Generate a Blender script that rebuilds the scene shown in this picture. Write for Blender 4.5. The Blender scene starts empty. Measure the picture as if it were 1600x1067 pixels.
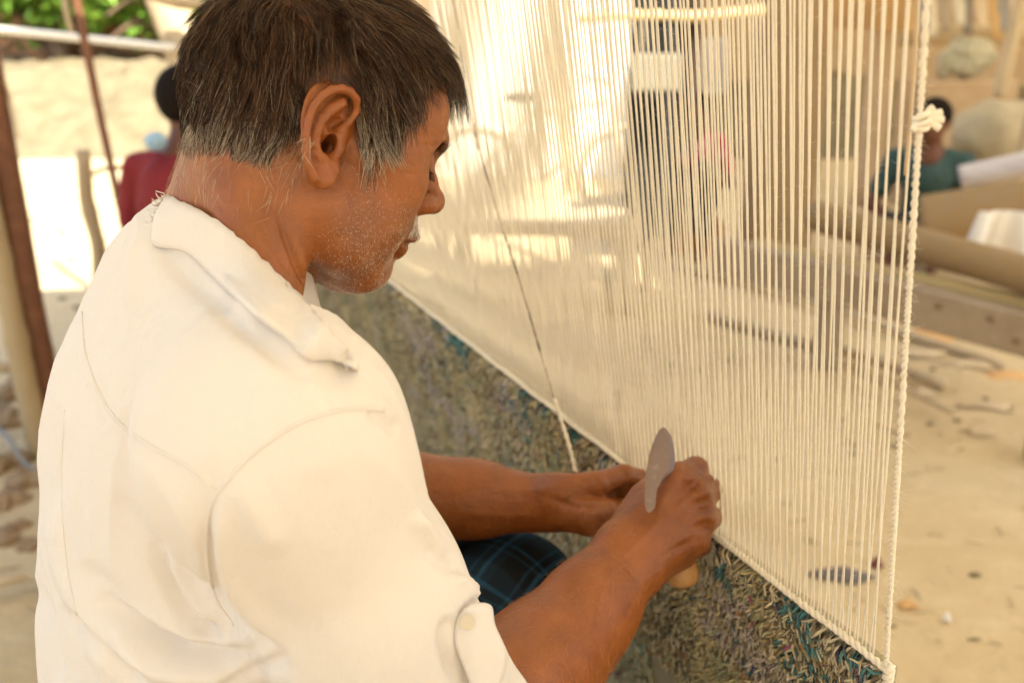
import bpy, math, random
import numpy as np
from mathutils import Vector, Matrix
from mathutils.bvhtree import BVHTree
random.seed(4)
rng = np.random.default_rng(4)
S = bpy.context.scene
COL = S.collection

# ------------------------------------------------------------------ camera, sky, sun, exposure
PITCH = math.radians(17.4)
CAMZ = 1.30
F = 1556.0                      # focal length in photograph pixels (35 mm on a 36 mm wide sensor)
cam_d = bpy.data.cameras.new('camera')
cam = bpy.data.objects.new('camera', cam_d); COL.objects.link(cam)
cam.location = (0, 0, CAMZ); cam.rotation_euler = (math.pi / 2 - PITCH, 0, 0)
cam_d.sensor_width = 36; cam_d.lens = 35.01
cam_d.clip_start = 0.05; cam_d.clip_end = 500
cam_d.dof.use_dof = True; cam_d.dof.focus_distance = 0.655; cam_d.dof.aperture_fstop = 5.6
S.camera = cam
W = bpy.data.worlds.new('World'); S.world = W; W.use_nodes = True
nt = W.node_tree; nt.nodes.clear()
out = nt.nodes.new('ShaderNodeOutputWorld'); bg = nt.nodes.new('ShaderNodeBackground')
sky = nt.nodes.new('ShaderNodeTexSky'); sky.sky_type = 'NISHITA'; sky.sun_disc = False
SUN_EL, SUN_AZ = math.radians(56), math.radians(150)       # azimuth clockwise from +Y
sky.sun_elevation = SUN_EL; sky.sun_rotation = SUN_AZ; sky.dust_density = 3.0; sky.air_density = 1.0
bg.inputs['Strength'].default_value = 0.15
nt.links.new(sky.outputs[0], bg.inputs[0]); nt.links.new(bg.outputs[0], out.inputs[0])
sl = bpy.data.lights.new('sun', 'SUN'); sl.energy = 5.0; sl.angle = math.radians(0.5); sl.color = (1, .93, .82)
so = bpy.data.objects.new('sun', sl); COL.objects.link(so)
sd = Vector((math.sin(SUN_AZ) * math.cos(SUN_EL), math.cos(SUN_AZ) * math.cos(SUN_EL), math.sin(SUN_EL)))
so.rotation_euler = sd.to_track_quat('Z', 'Y').to_euler(); so.location = (2, -3, 8)
S.view_settings.view_transform = 'Standard'; S.view_settings.look = 'None'
S.view_settings.gamma = 1; S.view_settings.use_curve_mapping = False
S.view_settings.exposure = 1.50
S.view_settings.use_white_balance = True
S.view_settings.white_balance_temperature = 6400
S.view_settings.white_balance_tint = 4
S.render.engine = 'CYCLES'
S.cycles.max_bounces = 7; S.cycles.diffuse_bounces = 5; S.cycles.use_denoising = True

# ------------------------------------------------------------------ helpers
cp, sp = math.cos(PITCH), math.sin(PITCH)
RCW = np.array([[1, 0, 0], [0, -sp, cp], [0, -cp, -sp]])    # columns: right, down, forward
CAMP = np.array([0, 0, CAMZ])
def c2w(p): return np.asarray(p, float) @ RCW.T + CAMP
def w2c(p): return (np.asarray(p, float) - CAMP) @ RCW
def pc(px, py, d): return np.array([(px - 800) / F * d, (py - 533.5) / F * d, d])     # camera axes
def at(px, py, d): return c2w(pc(px, py, d))                                           # world
def at_z(px, py, z):
    v = c2w(pc(px, py, 1)) - CAMP
    return CAMP + v * ((z - CAMZ) / v[2])
def at_y(px, py, y):
    v = c2w(pc(px, py, 1)) - CAMP
    return CAMP + v * (y / v[1])
def proj(p):
    c = w2c(p); return np.stack([c[..., 0] / c[..., 2] * F + 800, c[..., 1] / c[..., 2] * F + 533.5], -1), c[..., 2]

def mesh(name, V, Fc, mat=None, parent=None, smooth=True, col=None, flat_n=None):
    V = np.asarray(V, np.float32); me = bpy.data.meshes.new(name)
    me.vertices.add(len(V)); me.vertices.foreach_set('co', V.ravel())
    if isinstance(Fc, np.ndarray):
        n, k = Fc.shape; li = Fc.ravel().astype(np.int32)
        st = np.arange(n, dtype=np.int32) * k; 
    else:
        li = np.array([i for f in Fc for i in f], np.int32); ln = [len(f) for f in Fc]; n = len(Fc)
        st = np.concatenate([[0], np.cumsum(ln)[:-1]]).astype(np.int32)
    me.loops.add(len(li)); me.loops.foreach_set('vertex_index', li)
    me.polygons.add(n); me.polygons.foreach_set('loop_start', st)
    me.update(calc_edges=True)
    me.polygons.foreach_set('use_smooth', np.full(n, bool(smooth)))
    if col is not None:
        a = me.color_attributes.new('tint', 'FLOAT_COLOR', 'POINT')
        c = np.ones((len(V), 4), np.float32); c[:, :3] = col
        a.data.foreach_set('color', c.ravel())
    me.validate()
    o = bpy.data.objects.new(name, me); COL.objects.link(o)
    if mat: me.materials.append(mat)
    if parent is not None: o.parent = parent
    return o
def tag(o, label=None, cat=None, group=None, kind=None):
    if label: o['label'] = label
    if cat: o['category'] = cat
    if group: o['group'] = group
    if kind: o['kind'] = kind
    return o
def empty(name, loc=(0, 0, 0)):
    o = bpy.data.objects.new(name, None); COL.objects.link(o); o.location = loc; o.empty_display_size = .1; return o
def kid(o, root):
    """parent o (built in world coordinates) under an Empty standing at its own place"""
    o.parent = root; o.matrix_parent_inverse = Matrix.Translation(root.location).inverted(); return o

class MB:
    """collects shapes, builds them as one mesh"""
    def __init__(s): s.V = []; s.F = []; s.n = 0; s.C = []
    def add(s, V, Fc, col=None):
        V = np.asarray(V, float); s.V.append(V); s.F += [tuple(int(i) + s.n for i in f) for f in Fc]; s.n += len(V)
        s.C.append(np.tile(np.array(col if col is not None else (1, 1, 1), float), (len(V), 1)) if np.ndim(col) < 2 else col)
    def box(s, c, size, rot=None, bev=0, col=None):
        x, y, z = np.array(size) / 2
        b = min(bev, x * .9, y * .9, z * .9)
        if b <= 0:
            V = np.array([(i * x, j * y, k * z) for i in (-1, 1) for j in (-1, 1) for k in (-1, 1)])
            Fc = [(0, 1, 3, 2), (4, 6, 7, 5), (0, 4, 5, 1), (2, 3, 7, 6), (0, 2, 6, 4), (1, 5, 7, 3)]
        else:
            V = []
            for i in (-1, 1):
                for j in (-1, 1):
                    for k in (-1, 1):
                        V += [(i * x, j * (y - b), k * (z - b)), (i * (x - b), j * y, k * (z - b)), (i * (x - b), j * (y - b), k * z)]
            V = np.array(V); Fc = []
            import itertools
            def vid(i, j, k, a): return ((i > 0) * 4 + (j > 0) * 2 + (k > 0)) * 3 + a
            for i in (-1, 1):
                Fc.append([vid(i, -1, -1, 0), vid(i, 1, -1, 0), vid(i, 1, 1, 0), vid(i, -1, 1, 0)][::i])
                Fc.append([vid(-1, i, -1, 1), vid(-1, i, 1, 1), vid(1, i, 1, 1), vid(1, i, -1, 1)][::i])
                Fc.append([vid(-1, -1, i, 2), vid(1, -1, i, 2), vid(1, 1, i, 2), vid(-1, 1, i, 2)][::i])
            for a, b2 in ((-1, -1), (-1, 1), (1, -1), (1, 1)):
                Fc.append([vid(a, b2, -1, 0), vid(a, b2, 1, 0), vid(a, b2, 1, 1), vid(a, b2, -1, 1)][::-a * b2])
                Fc.append([vid(a, -1, b2, 0), vid(a, -1, b2, 2), vid(a, 1, b2, 2), vid(a, 1, b2, 0)][::-a * b2])
                Fc.append([vid(-1, a, b2, 1), vid(1, a, b2, 1), vid(1, a, b2, 2), vid(-1, a, b2, 2)][::-a * b2])
            for i in (-1, 1):
                for j in (-1, 1):
                    for k in (-1, 1):
                        Fc.append([vid(i, j, k, 0), vid(i, j, k, 1), vid(i, j, k, 2)][::i * j * k])
        if rot is not None: V = V @ np.array(rot).T
        s.add(V + np.array(c), Fc, col)
    def bar(s, a, b, w, h, up=(0, 0, 1), bev=0, col=None):
        a = np.array(a, float); b = np.array(b, float); d = b - a; L = np.linalg.norm(d); d /= L
        u = np.array(up, float); sx = np.cross(u, d); sx /= np.linalg.norm(sx); u = np.cross(d, sx)
        s.box((a + b) / 2, (w, L, h), np.stack([sx, d, u], 1), bev, col)
    def tube(s, P, r, n=8, cap=True, col=None, noise=0, seed=0):
        V, Fc = tube_vf(P, r, n, cap, noise, seed); s.add(V, Fc, col)
    def ball(s, c, r, n=10, m=7, rot=None, jit=0, col=None):
        r = np.ones(3) * r; V = [(0, 0, -1)]
        for j in range(1, m):
            ph = -math.pi / 2 + math.pi * j / m
            V += [(math.cos(ph) * math.cos(2 * math.pi * i / n), math.cos(ph) * math.sin(2 * math.pi * i / n), math.sin(ph)) for i in range(n)]
        V.append((0, 0, 1)); V = np.array(V) * r
        if jit: V *= 1 + jit * (rng.random((len(V), 1)) - .5)
        Fc = [(0, 1 + (i + 1) % n, 1 + i) for i in range(n)]
        for j in range(m - 2):
            for i in range(n):
                a = 1 + j * n; Fc.append((a + i, a + (i + 1) % n, a + n + (i + 1) % n, a + n + i))
        a = 1 + (m - 2) * n; Fc += [(a + i, a + (i + 1) % n, len(V) - 1) for i in range(n)]
        if rot is not None: V = V @ np.array(rot).T
        s.add(V + np.array(c), Fc, col)
    def build(s, name, mat=None, parent=None, smooth=True):
        o = mesh(name, np.concatenate(s.V), s.F, mat, None, smooth, np.concatenate(s.C))
        if parent is not None: kid(o, parent)
        return o
def frames(P):
    P = np.asarray(P, float); T = np.gradient(P, axis=0); T /= np.linalg.norm(T, axis=1, keepdims=True) + 1e-12
    up = np.array([0, 0, 1.]) if abs(T[0][2]) < .9 else np.array([1., 0, 0])
    N = []; n = up - T[0] * (up @ T[0]); n /= np.linalg.norm(n)
    for t in T:
        n = n - t * (n @ t); n = n / (np.linalg.norm(n) + 1e-12); N.append(n)
    N = np.array(N); return T, N, np.cross(T, N)
def tube_vf(P, r, n=8, cap=True, noise=0, seed=0):
    P = np.asarray(P, float); m = len(P); r = np.ones(m) * r; T, N, B = frames(P)
    a = np.arange(n) / n * 2 * math.pi
    rr = r[:, None] * np.ones(n)
    if noise: rr = rr * (1 + noise * (np.random.default_rng(seed).random((m, n)) - .5))
    V = P[:, None] + rr[..., None] * (N[:, None] * np.cos(a)[None, :, None] + B[:, None] * np.sin(a)[None, :, None])
    i = np.arange(m - 1)[:, None] * n; j = np.arange(n)[None]
    Fc = np.stack([i + j, i + (j + 1) % n, i + n + (j + 1) % n, i + n + j], -1).reshape(-1, 4).tolist()
    V = V.reshape(-1, 3)
    if cap: Fc += [list(range(n))[::-1], list(range((m - 1) * n, m * n))]
    return V, Fc
def strands(P, r, n=3):
    """P (N, m, 3) strand points, r (N, m) radii -> vertices, quads (numpy)"""
    N_, m = P.shape[:2]; T = np.gradient(P, axis=1); T /= np.linalg.norm(T, axis=2, keepdims=True) + 1e-12
    ref = np.where(np.abs(T[..., 2:3]) < .8, np.array([0, 0, 1.]), np.array([1., 0, 0]))
    A = np.cross(T, ref); A /= np.linalg.norm(A, axis=2, keepdims=True) + 1e-12; B = np.cross(T, A)
    a = np.arange(n) / n * 2 * math.pi
    V = P[:, :, None] + r[:, :, None, None] * (A[:, :, None] * np.cos(a)[:, None] + B[:, :, None] * np.sin(a)[:, None])
    base = (np.arange(N_) * m * n)[:, None, None]; i = (np.arange(m - 1) * n)[None, :, None]; j = np.arange(n)[None, None]
    q = np.stack([base + i + j, base + i + (j + 1) % n, base + i + n + (j + 1) % n, base + i + n + j], -1).reshape(-1, 4)
    return V.reshape(-1, 3), q
def crom(P, k=8):
    """smooth curve through points"""
    P = np.asarray(P, float); Q = np.concatenate([[2 * P[0] - P[1]], P, [2 * P[-1] - P[-2]]]); o = []
    for i in range(1, len(Q) - 2):
        t = np.linspace(0, 1, k, endpoint=False)[:, None]; a, b, c, d = Q[i - 1], Q[i], Q[i + 1], Q[i + 2]
        o.append(.5 * (2 * b + (c - a) * t + (2 * a - 5 * b + 4 * c - d) * t ** 2 + (3 * b - a - 3 * c + d) * t ** 3))
    o.append(P[-1:]); return np.concatenate(o)

# ---- value noise on numpy points
_perm = np.random.default_rng(7).random(1 << 16).astype(np.float32)
def vnoise(P, seed=0):
    P = np.asarray(P, float); I = np.floor(P).astype(np.int64); f = P - I; f = f * f * (3 - 2 * f); r = 0
    for dx in (0, 1):
        for dy in (0, 1):
            for dz in (0, 1):
                h = ((I[..., 0] + dx) * 73856093 ^ (I[..., 1] + dy) * 19349663 ^ (I[..., 2] + dz) * 83492791 ^ seed * 2654435) & 0xFFFF
                w = (f[..., 0] if dx else 1 - f[..., 0]) * (f[..., 1] if dy else 1 - f[..., 1]) * (f[..., 2] if dz else 1 - f[..., 2])
                r = r + _perm[h] * w
    return r * 2 - 1

# ---- signed distance shapes
def smin(a, b, k):
    h = np.maximum(k - np.abs(a - b), 0) / k
    return np.minimum(a, b) - h * h * k * .25
def smax(a, b, k): return -smin(-a, -b, k)
def s_cone(p, a, b, ra, rb):
    a = np.asarray(a, float); ab = np.asarray(b, float) - a
    t = np.clip(((p - a) @ ab) / (ab @ ab), 0, 1)
    return np.linalg.norm(p - a - t[:, None] * ab, axis=1) - (ra + (rb - ra) * t)
def s_ell(p, c, r, R=None):
    q = p - np.asarray(c, float)
    if R is not None: q = q @ R
    r = np.asarray(r, float); k0 = np.linalg.norm(q / r, axis=1); k1 = np.linalg.norm(q / r ** 2, axis=1)
    return k0 * (k0 - 1) / (k1 + 1e-9)
def s_chain(p, pts, rs, k=None):
    d = None
    for i in range(len(pts) - 1):
        e = s_cone(p, pts[i], pts[i + 1], rs[i], rs[i + 1]); d = e if d is None else (np.minimum(d, e) if k is None else smin(d, e, k))
    return d
def nets(f, lo, hi, h, blk=8):
    """surface nets over a box; f is evaluated only in blocks near the surface"""
    lo = np.asarray(lo, float); hi = np.asarray(hi, float)
    nb = np.ceil((hi - lo) / (h * blk)).astype(int); n = nb * blk + 1
    V = np.full(n, 1.0, np.float32)
    g = np.stack(np.meshgrid(*[np.arange(k) for k in nb], indexing='ij'), -1).reshape(-1, 3)
    dc = f(lo + (g + .5) * blk * h)
    rad = h * blk * .87 * 1.9
    for b, d in zip(g[dc < -rad], dc): V[b[0] * blk:b[0] * blk + blk + 1, b[1] * blk:b[1] * blk + blk + 1, b[2] * blk:b[2] * blk + blk + 1] = -1
    K = g[np.abs(dc) <= rad]
    off = np.stack(np.meshgrid(*[np.arange(blk + 1)] * 3, indexing='ij'), -1).reshape(-1, 3)
    for s in range(0, len(K), 400):
        kk = K[s:s + 400]; idx = (kk[:, None] * blk + off[None]).reshape(-1, 3)
        V[idx[:, 0], idx[:, 1], idx[:, 2]] = f(lo + idx * h)
    Sg = V < 0
    c = np.zeros(n - 1, np.int8)
    for a in range(8):
        i, j, k = a >> 2, a >> 1 & 1, a & 1; c += Sg[i:n[0] - 1 + i, j:n[1] - 1 + j, k:n[2] - 1 + k]
    I = np.stack(np.nonzero((c > 0) & (c < 8)), -1)
    idm = np.full(n - 1, -1, np.int32); idm[I[:, 0], I[:, 1], I[:, 2]] = np.arange(len(I))
    acc = np.zeros((len(I), 3)); cnt = np.zeros(len(I))
    cor = [np.array((a >> 2, a >> 1 & 1, a & 1)) for a in range(8)]
    for a in range(8):
        for ax in (4, 2, 1):
            if a & ax: continue
            b = a | ax; A, B = I + cor[a], I + cor[b]
            va = V[A[:, 0], A[:, 1], A[:, 2]]; vb = V[B[:, 0], B[:, 1], B[:, 2]]; m = (va < 0) != (vb < 0)
            t = np.where(m, va / np.where(m, va - vb, 1), 0)
            acc += np.where(m[:, None], cor[a] + t[:, None] * (cor[b] - cor[a]), 0); cnt += m
    P = lo + (I + acc / cnt[:, None]) * h
    Q = []
    for ax in range(3):
        o = [0, 0, 0]; o[ax] = 1; u, v = (ax + 1) % 3, (ax + 2) % 3
        A = Sg[tuple(slice(0, n[i] - o[i]) for i in range(3))]; B = Sg[tuple(slice(o[i], n[i]) for i in range(3))]
        E = np.stack(np.nonzero(A != B), -1)
        E = E[(E[:, u] > 0) & (E[:, v] > 0) & (E[:, u] < n[u] - 1) & (E[:, v] < n[v] - 1)]
        du = np.zeros(3, int); du[u] = 1; dv = np.zeros(3, int); dv[v] = 1
        q = [E - du - dv, E - dv, E, E - du]
        q = np.stack([idm[x[:, 0], x[:, 1], x[:, 2]] for x in q], -1)
        ins = A[E[:, 0], E[:, 1], E[:, 2]]
        q[~ins] = q[~ins][:, ::-1]; Q.append(q)
    Q = np.concatenate(Q); Q = Q[(Q >= 0).all(1)]
    return P, Q
def vnormals(P, Q):
    n = np.cross(P[Q[:, 2]] - P[Q[:, 0]], P[Q[:, 3 % Q.shape[1]]] - P[Q[:, 1]]); N = np.zeros_like(P)
    for k in range(Q.shape[1]): 
        for c in range(3): N[:, c] += np.bincount(Q[:, k], n[:, c], len(P))
    return N / (np.linalg.norm(N, axis=1, keepdims=True) + 1e-12)
def seg_dist(U, poly):
    """distance in photograph pixels from points U to a polyline, and the position along it"""
    best = np.full(len(U), 1e9); tt = np.zeros(len(U)); sg = np.zeros(len(U)); n = len(poly) - 1
    for i in range(n):
        a, b = poly[i], poly[i + 1]; ab = b - a; t = np.clip(((U - a) @ ab) / (ab @ ab), 0, 1)
        r = U - a - t[:, None] * ab; d = np.linalg.norm(r, axis=1); m = d < best
        best[m] = d[m]; tt[m] = (i + t[m]) / n; sg[m] = np.sign(ab[0] * r[m, 1] - ab[1] * r[m, 0])
    return best, tt, sg
def crease(P, Q, lines, front=.5):
    """press or raise fine lines (followed over the side the photograph shows) along the normals"""
    N = vnormals(P, Q); U, D = proj(c2w(P)); view = P / np.linalg.norm(P, axis=1, keepdims=True); fr = np.clip(-(N * view).sum(1) * 3, 0, 1); disp = np.zeros(len(P))
    for pts_, w_, h_ in lines:
        d_, t_, _ = seg_dist(U, crom(np.array(pts_, float), 5)); disp += h_ * np.exp(-(d_ / w_) ** 2) * np.clip(np.minimum(t_, 1 - t_) * 4, 0, 1)
    return P + N * (disp * fr)[:, None]
def relax(P, Q, it=1, w=.5):
    for _ in range(it):
        A = np.zeros_like(P); n = np.zeros(len(P)); k = Q.shape[1]
        for a in range(k):
            b = (a + 1) % k
            for c in range(3):
                A[:, c] += np.bincount(Q[:, a], P[Q[:, b], c], len(P)) + np.bincount(Q[:, b], P[Q[:, a], c], len(P))
            n += np.bincount(Q[:, a], minlength=len(P)) + np.bincount(Q[:, b], minlength=len(P))
        P = P * (1 - w) + w * A / np.maximum(n, 1)[:, None]
    return P
def join(parts):
    V = []; Q = []; n = 0
    for v, q in parts: V.append(v); Q.append(q + n); n += len(v)
    return np.concatenate(V), np.concatenate(Q)

# ---- materials
def mat(name, col, rough=.8, noise=None, bump=None, tint=False, sss=0, spec=.3, sheen=0, metal=0, trans=0, coords='Object', extra=None):
    """noise = [(scale, colour2, amount, (sx,sy,sz) or None, contrast lo, hi)], bump = [(scale, strength, dist, stretch)]"""
    m = bpy.data.materials.new(name); m.use_nodes = True; t = m.node_tree; b = t.nodes['Principled BSDF']
    b.inputs['Roughness'].default_value = rough; b.inputs['Specular IOR Level'].default_value = spec; b.inputs['Metallic'].default_value = metal
    if sss:
        b.inputs['Subsurface Weight'].default_value = sss; b.inputs['Subsurface Radius'].default_value = (.010, .004, .002); b.inputs['Subsurface Scale'].default_value = 1
    if sheen: b.inputs['Sheen Weight'].default_value = sheen
    if trans: b.inputs['Transmission Weight'].default_value = trans
    tc = t.nodes.new('ShaderNodeTexCoord')
    def N(sc, st, det=6, rgh=.6):
        mp = t.nodes.new('ShaderNodeMapping'); t.links.new(tc.outputs[coords], mp.inputs[0])
        mp.inputs['Scale'].default_value = st or (1, 1, 1)
        n = t.nodes.new('ShaderNodeTexNoise'); n.inputs['Scale'].default_value = sc; n.inputs['Detail'].default_value = det; n.inputs['Roughness'].default_value = rgh
        t.links.new(mp.outputs[0], n.inputs[0]); return n.outputs['Fac']
    c = t.nodes.new('ShaderNodeRGB'); c.outputs[0].default_value = (*col, 1); cur = c.outputs[0]
    if tint:
        a = t.nodes.new('ShaderNodeAttribute'); a.attribute_name = 'tint'
        mx = t.nodes.new('ShaderNodeMix'); mx.data_type = 'RGBA'; mx.blend_type = 'MULTIPLY'; mx.inputs[0].default_value = 1
        t.links.new(cur, mx.inputs[6]); t.links.new(a.outputs['Color'], mx.inputs[7]); cur = mx.outputs[2]
    for (sc, c2, am, st, lo_, hi_) in noise or []:
        r = t.nodes.new('ShaderNodeMapRange'); t.links.new(N(sc, st), r.inputs[0])
        r.inputs[1].default_value = lo_; r.inputs[2].default_value = hi_; r.inputs[4].default_value = am
        mx = t.nodes.new('ShaderNodeMix'); mx.data_type = 'RGBA'; t.links.new(r.outputs[0], mx.inputs[0]); t.links.new(cur, mx.inputs[6]); mx.inputs[7].default_value = (*c2, 1); cur = mx.outputs[2]
    t.links.new(cur, b.inputs['Base Color'])
    prev = None
    for (sc, stg, dist, st) in bump or []:
        bp = t.nodes.new('ShaderNodeBump'); bp.inputs['Strength'].default_value = stg; bp.inputs['Distance'].default_value = dist
        t.links.new(N(sc, st), bp.inputs['Height'])
        if prev: t.links.new(prev, bp.inputs['Normal'])
        prev = bp.outputs[0]
    if prev: t.links.new(prev, b.inputs['Normal'])
    return m
# ================================================================== THE WEAVER
TH, PS, RL = math.radians(12), math.radians(28), math.radians(4)
Fh = np.array([math.cos(TH) * math.cos(PS), math.sin(TH), math.cos(TH) * math.sin(PS)])
Rh = np.array([math.sin(PS), 0, -math.cos(PS)])            # his right side, towards the camera
Uh = np.cross(Fh, Rh); Uh = Uh if Uh[1] < 0 else -Uh
Uh = math.cos(RL) * Uh + math.sin(RL) * Rh; Rh = np.cross(Uh, Fh); Rh = Rh if Rh[2] < 0 else -Rh
RH = np.stack([Fh, Rh, Uh], 1)                              # canonical (face, right, up) -> camera axes
HS = .96
OH = pc(512, 226, .62) - .070 * HS * Rh
def can(p): return (p - OH) @ RH / HS * 1000                # camera axes (m) -> canonical mm
def uncan(q): return OH + (np.asarray(q, float) * HS / 1000) @ RH.T
def sym(q): r = q.copy(); r[:, 1] = np.abs(r[:, 1]); return r
def headbase(q):
    s = sym(q)
    d = s_ell(q, (0, 0, 48), (83, 73, 76))
    d = smin(d, s_ell(q, (40, 0, 46), (58, 60, 60)), 25)
    d = smin(d, s_ell(s, (-28, 22, 8), (44, 46, 50)), 20)                      # occiput
    d = smin(d, s_ell(q, (44, 0, -12), (44, 50, 60)), 22)                      # face mass
    d = smin(d, s_chain(s, [(8, 51, -38), (34, 44, -60), (56, 20, -71), (63, 0, -72)], [17, 15, 13, 12], 8), 22)   # jaw
    d = smin(d, s_ell(s, (26, 44, -34), (29, 20, 36)), 18)                     # masseter
    d = smin(d, s_ell(q, (42, 0, -63), (30, 34, 17)), 20)                      # under the chin
    d = smin(d, s_ell(s, (60, 37, -10), (22, 20, 20)), 18)                     # cheek
    d = smin(d, s_ell(s, (56, 33, -36), (20, 20, 22)), 16)
    d = smin(d, s_cone(s, (25, 61, 4), (68, 46, 4), 8, 10), 16)                # cheekbone
    d = smin(d, s_ell(s, (52, 52, 42), (30, 12, 28)), 20)                      # temple
    d = smin(d, s_chain(s, [(91, 8, 31), (88, 26, 34), (75, 44, 30)], [8.5, 8.5, 7], 6), 10)   # brow
    d = smax(d, -s_ell(s, (93, 33, 14), (15, 17, 11)), 14)                     # eye socket
    d = smin(d, s_ell(s, (75, 32, 15), (13, 14, 13)), 3)                       # eye and lids
    d = smin(d, s_chain(q, [(91, 0, 24), (99, 0, 10), (105, 0, -1)], [6, 6.5, 8], 5), 9)     # nose
    d = smin(d, s_ell(q, (106, 0, -5), (9.5, 10, 9)), 6)
    d = smin(d, s_ell(s, (97, 11, -9), (10.5, 7.5, 8)), 4)
    d = smax(d, -s_ell(s, (99, 7, -18), (5, 3.2, 5)), 3)
    d = smin(d, s_ell(q, (76, 0, -32), (20, 25, 18)), 14)                      # upper jaw
    d = smin(d, s_chain(s, [(94, 0, -33), (90, 14, -36), (80, 25, -41)], [5, 4.5, 3], 4), 5)   # lips
    d = smin(d, s_chain(s, [(87.5, 0, -48), (84, 13, -47), (77, 24, -44)], [5.8, 5, 3], 4), 5)
    d = smax(d, -s_chain(s, [(97, 0, -41), (92, 14, -42), (81, 27, -43)], [1.6, 1.5, 1.2]), 2.5)
    d = smin(d, s_ell(q, (69, 0, -65), (15, 19, 13)), 12)                      # chin
    return d
_c, _s = math.cos(TH * 1.0), math.sin(TH * 1.0)
def earpt(x, y, o):
    """crop pixel of the ear picture -> canonical; o = how far it stands out"""
    u, v = (x - 430) * .0795, (590 - y) * .0795
    return (u * _c - v * _s, 68 + o, u * _s + v * _c)
EAR_T = {}
def ear(q):
    m = (np.abs(q[:, 0] + 2) < 42) & (q[:, 1] > 48) & (np.abs(q[:, 2]) < 52)
    d = np.full(len(q), 60.0)
    if not m.any(): return d
    p = q[m]; E = earpt
    hel = [E(420, 505, 1), E(500, 470, 5), E(590, 400, 6.5), E(642, 310, 8), E(625, 225, 12), E(560, 178, 15), E(480, 165, 17), E(390, 190, 19), E(310, 245, 20), E(240, 340, 20), E(205, 450, 20), E(188, 560, 19.5), E(190, 680, 18), E(225, 790, 16), E(285, 880, 13.5)]
    hr = [1.6, 2.0, 2.3, 2.6, 2.8, 2.9, 2.9, 2.9, 2.9, 2.8, 2.6, 2.5, 2.5, 2.8, 3.4]
    e = s_chain(p, hel, hr, 1.2)
    pl = s_ell(p, E(360, 480, 8), (17, 4.0, 30), EARR)                     # plate
    pl = smin(pl, s_ell(p, E(470, 380, 3), (14, 7, 18), EARR), 5)
    pl = smax(pl, -s_ell(p, E(400, 640, 13), (8.5, 9, 8.5), EARR), 3)      # concha
    pl = smax(pl, -s_ell(p, E(470, 430, 11.5), (7.5, 9, 5.0), EARR2), 2.5) # cymba
    pl = smax(pl, -s_ell(p, E(560, 310, 12), (6.5, 6, 6.0), EARR2), 2.5)
    pl = smax(pl, -s_chain(p, [E(480, 215, 21), E(380, 240, 22), E(300, 320, 22.5), E(245, 470, 22), E(235, 620, 20)], [3.0, 3.4, 3.4, 2.8, 2.0], 2), 2)
    e = smin(e, pl, 2.0)
    e = smin(e, s_chain(p, [E(500, 265, 11), E(400, 330, 13.5), E(330, 410, 15.5), E(285, 520, 15.5), E(280, 620, 14), E(310, 690, 12.5), E(350, 735, 11)], [4.2, 4.0, 3.4, 3.2, 3.0, 3.0, 3.3], 2), 2.6)   # antihelix
    e = smin(e, s_ell(p, E(352, 722, 11.5), (3.8, 3.2, 3.4)), 2)            # antitragus
    e = smin(e, s_ell(p, E(360, 880, 10.5), (8.0, 3.4, 7.0)), 4)            # lobe
    e = smin(e, s_ell(p, E(400, 800, 7), (9, 4.2, 9)), 5)
    e = smin(e, s_chain(p, [E(525, 545, 3.0), E(512, 620, 4.0), E(480, 680, 3.5)], [3.4, 3.6, 3], 2), 3)   # tragus
    e = smax(e, -s_ell(p, E(432, 585, 5), (4.0, 12, 6.0)), 1.5)             # canal
    d[m] = e
    return d
def rotY(a): c, s = math.cos(a), math.sin(a); return np.array([[c, 0, -s], [0, 1, 0], [s, 0, c]])
EARR = rotY(TH - .12) @ np.array([[.94, -.33, 0], [.33, .94, 0], [0, 0, 1]]).T.T
EARR = rotY(TH) @ np.array([[.93, .36, 0], [-.36, .93, 0], [0, 0, 1]])
EARR2 = rotY(TH + .65)
def head_can(q):
    d = headbase(q)
    cav = s_ell(q, earpt(430, 585, -4), (3.6, 14, 5.2))
    e = ear(q)
    d = smin(d, e, 5)
    return smax(d, -cav, 1.5)
NB = pc(352, 418, .70)
def neck(p):
    d = s_cone(p, uncan((-16, 0, -20)), NB, .052, .056)
    d = smin(d, s_cone(p, uncan((-40, 0, -14)), pc(360, 365, .735), .031, .040), .02)
    d = smin(d, s_cone(p, uncan((-10, 55, -20)), pc(440, 470, .640), .012, .011), .014)    # the strap muscle of the neck
    d = smin(d, s_cone(p, uncan((-40, 30, -22)), pc(390, 440, .62), .014, .02), .03)
    return d
def headneck(p):
    return smin(head_can(can(p)) * HS / 1000, neck(p), .012)

SR, ER = pc(430, 690, .53), pc(705, 1165, .66)
SLF, EL = np.array((-.27, -.062, .90)), pc(560, 790, .99)
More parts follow.
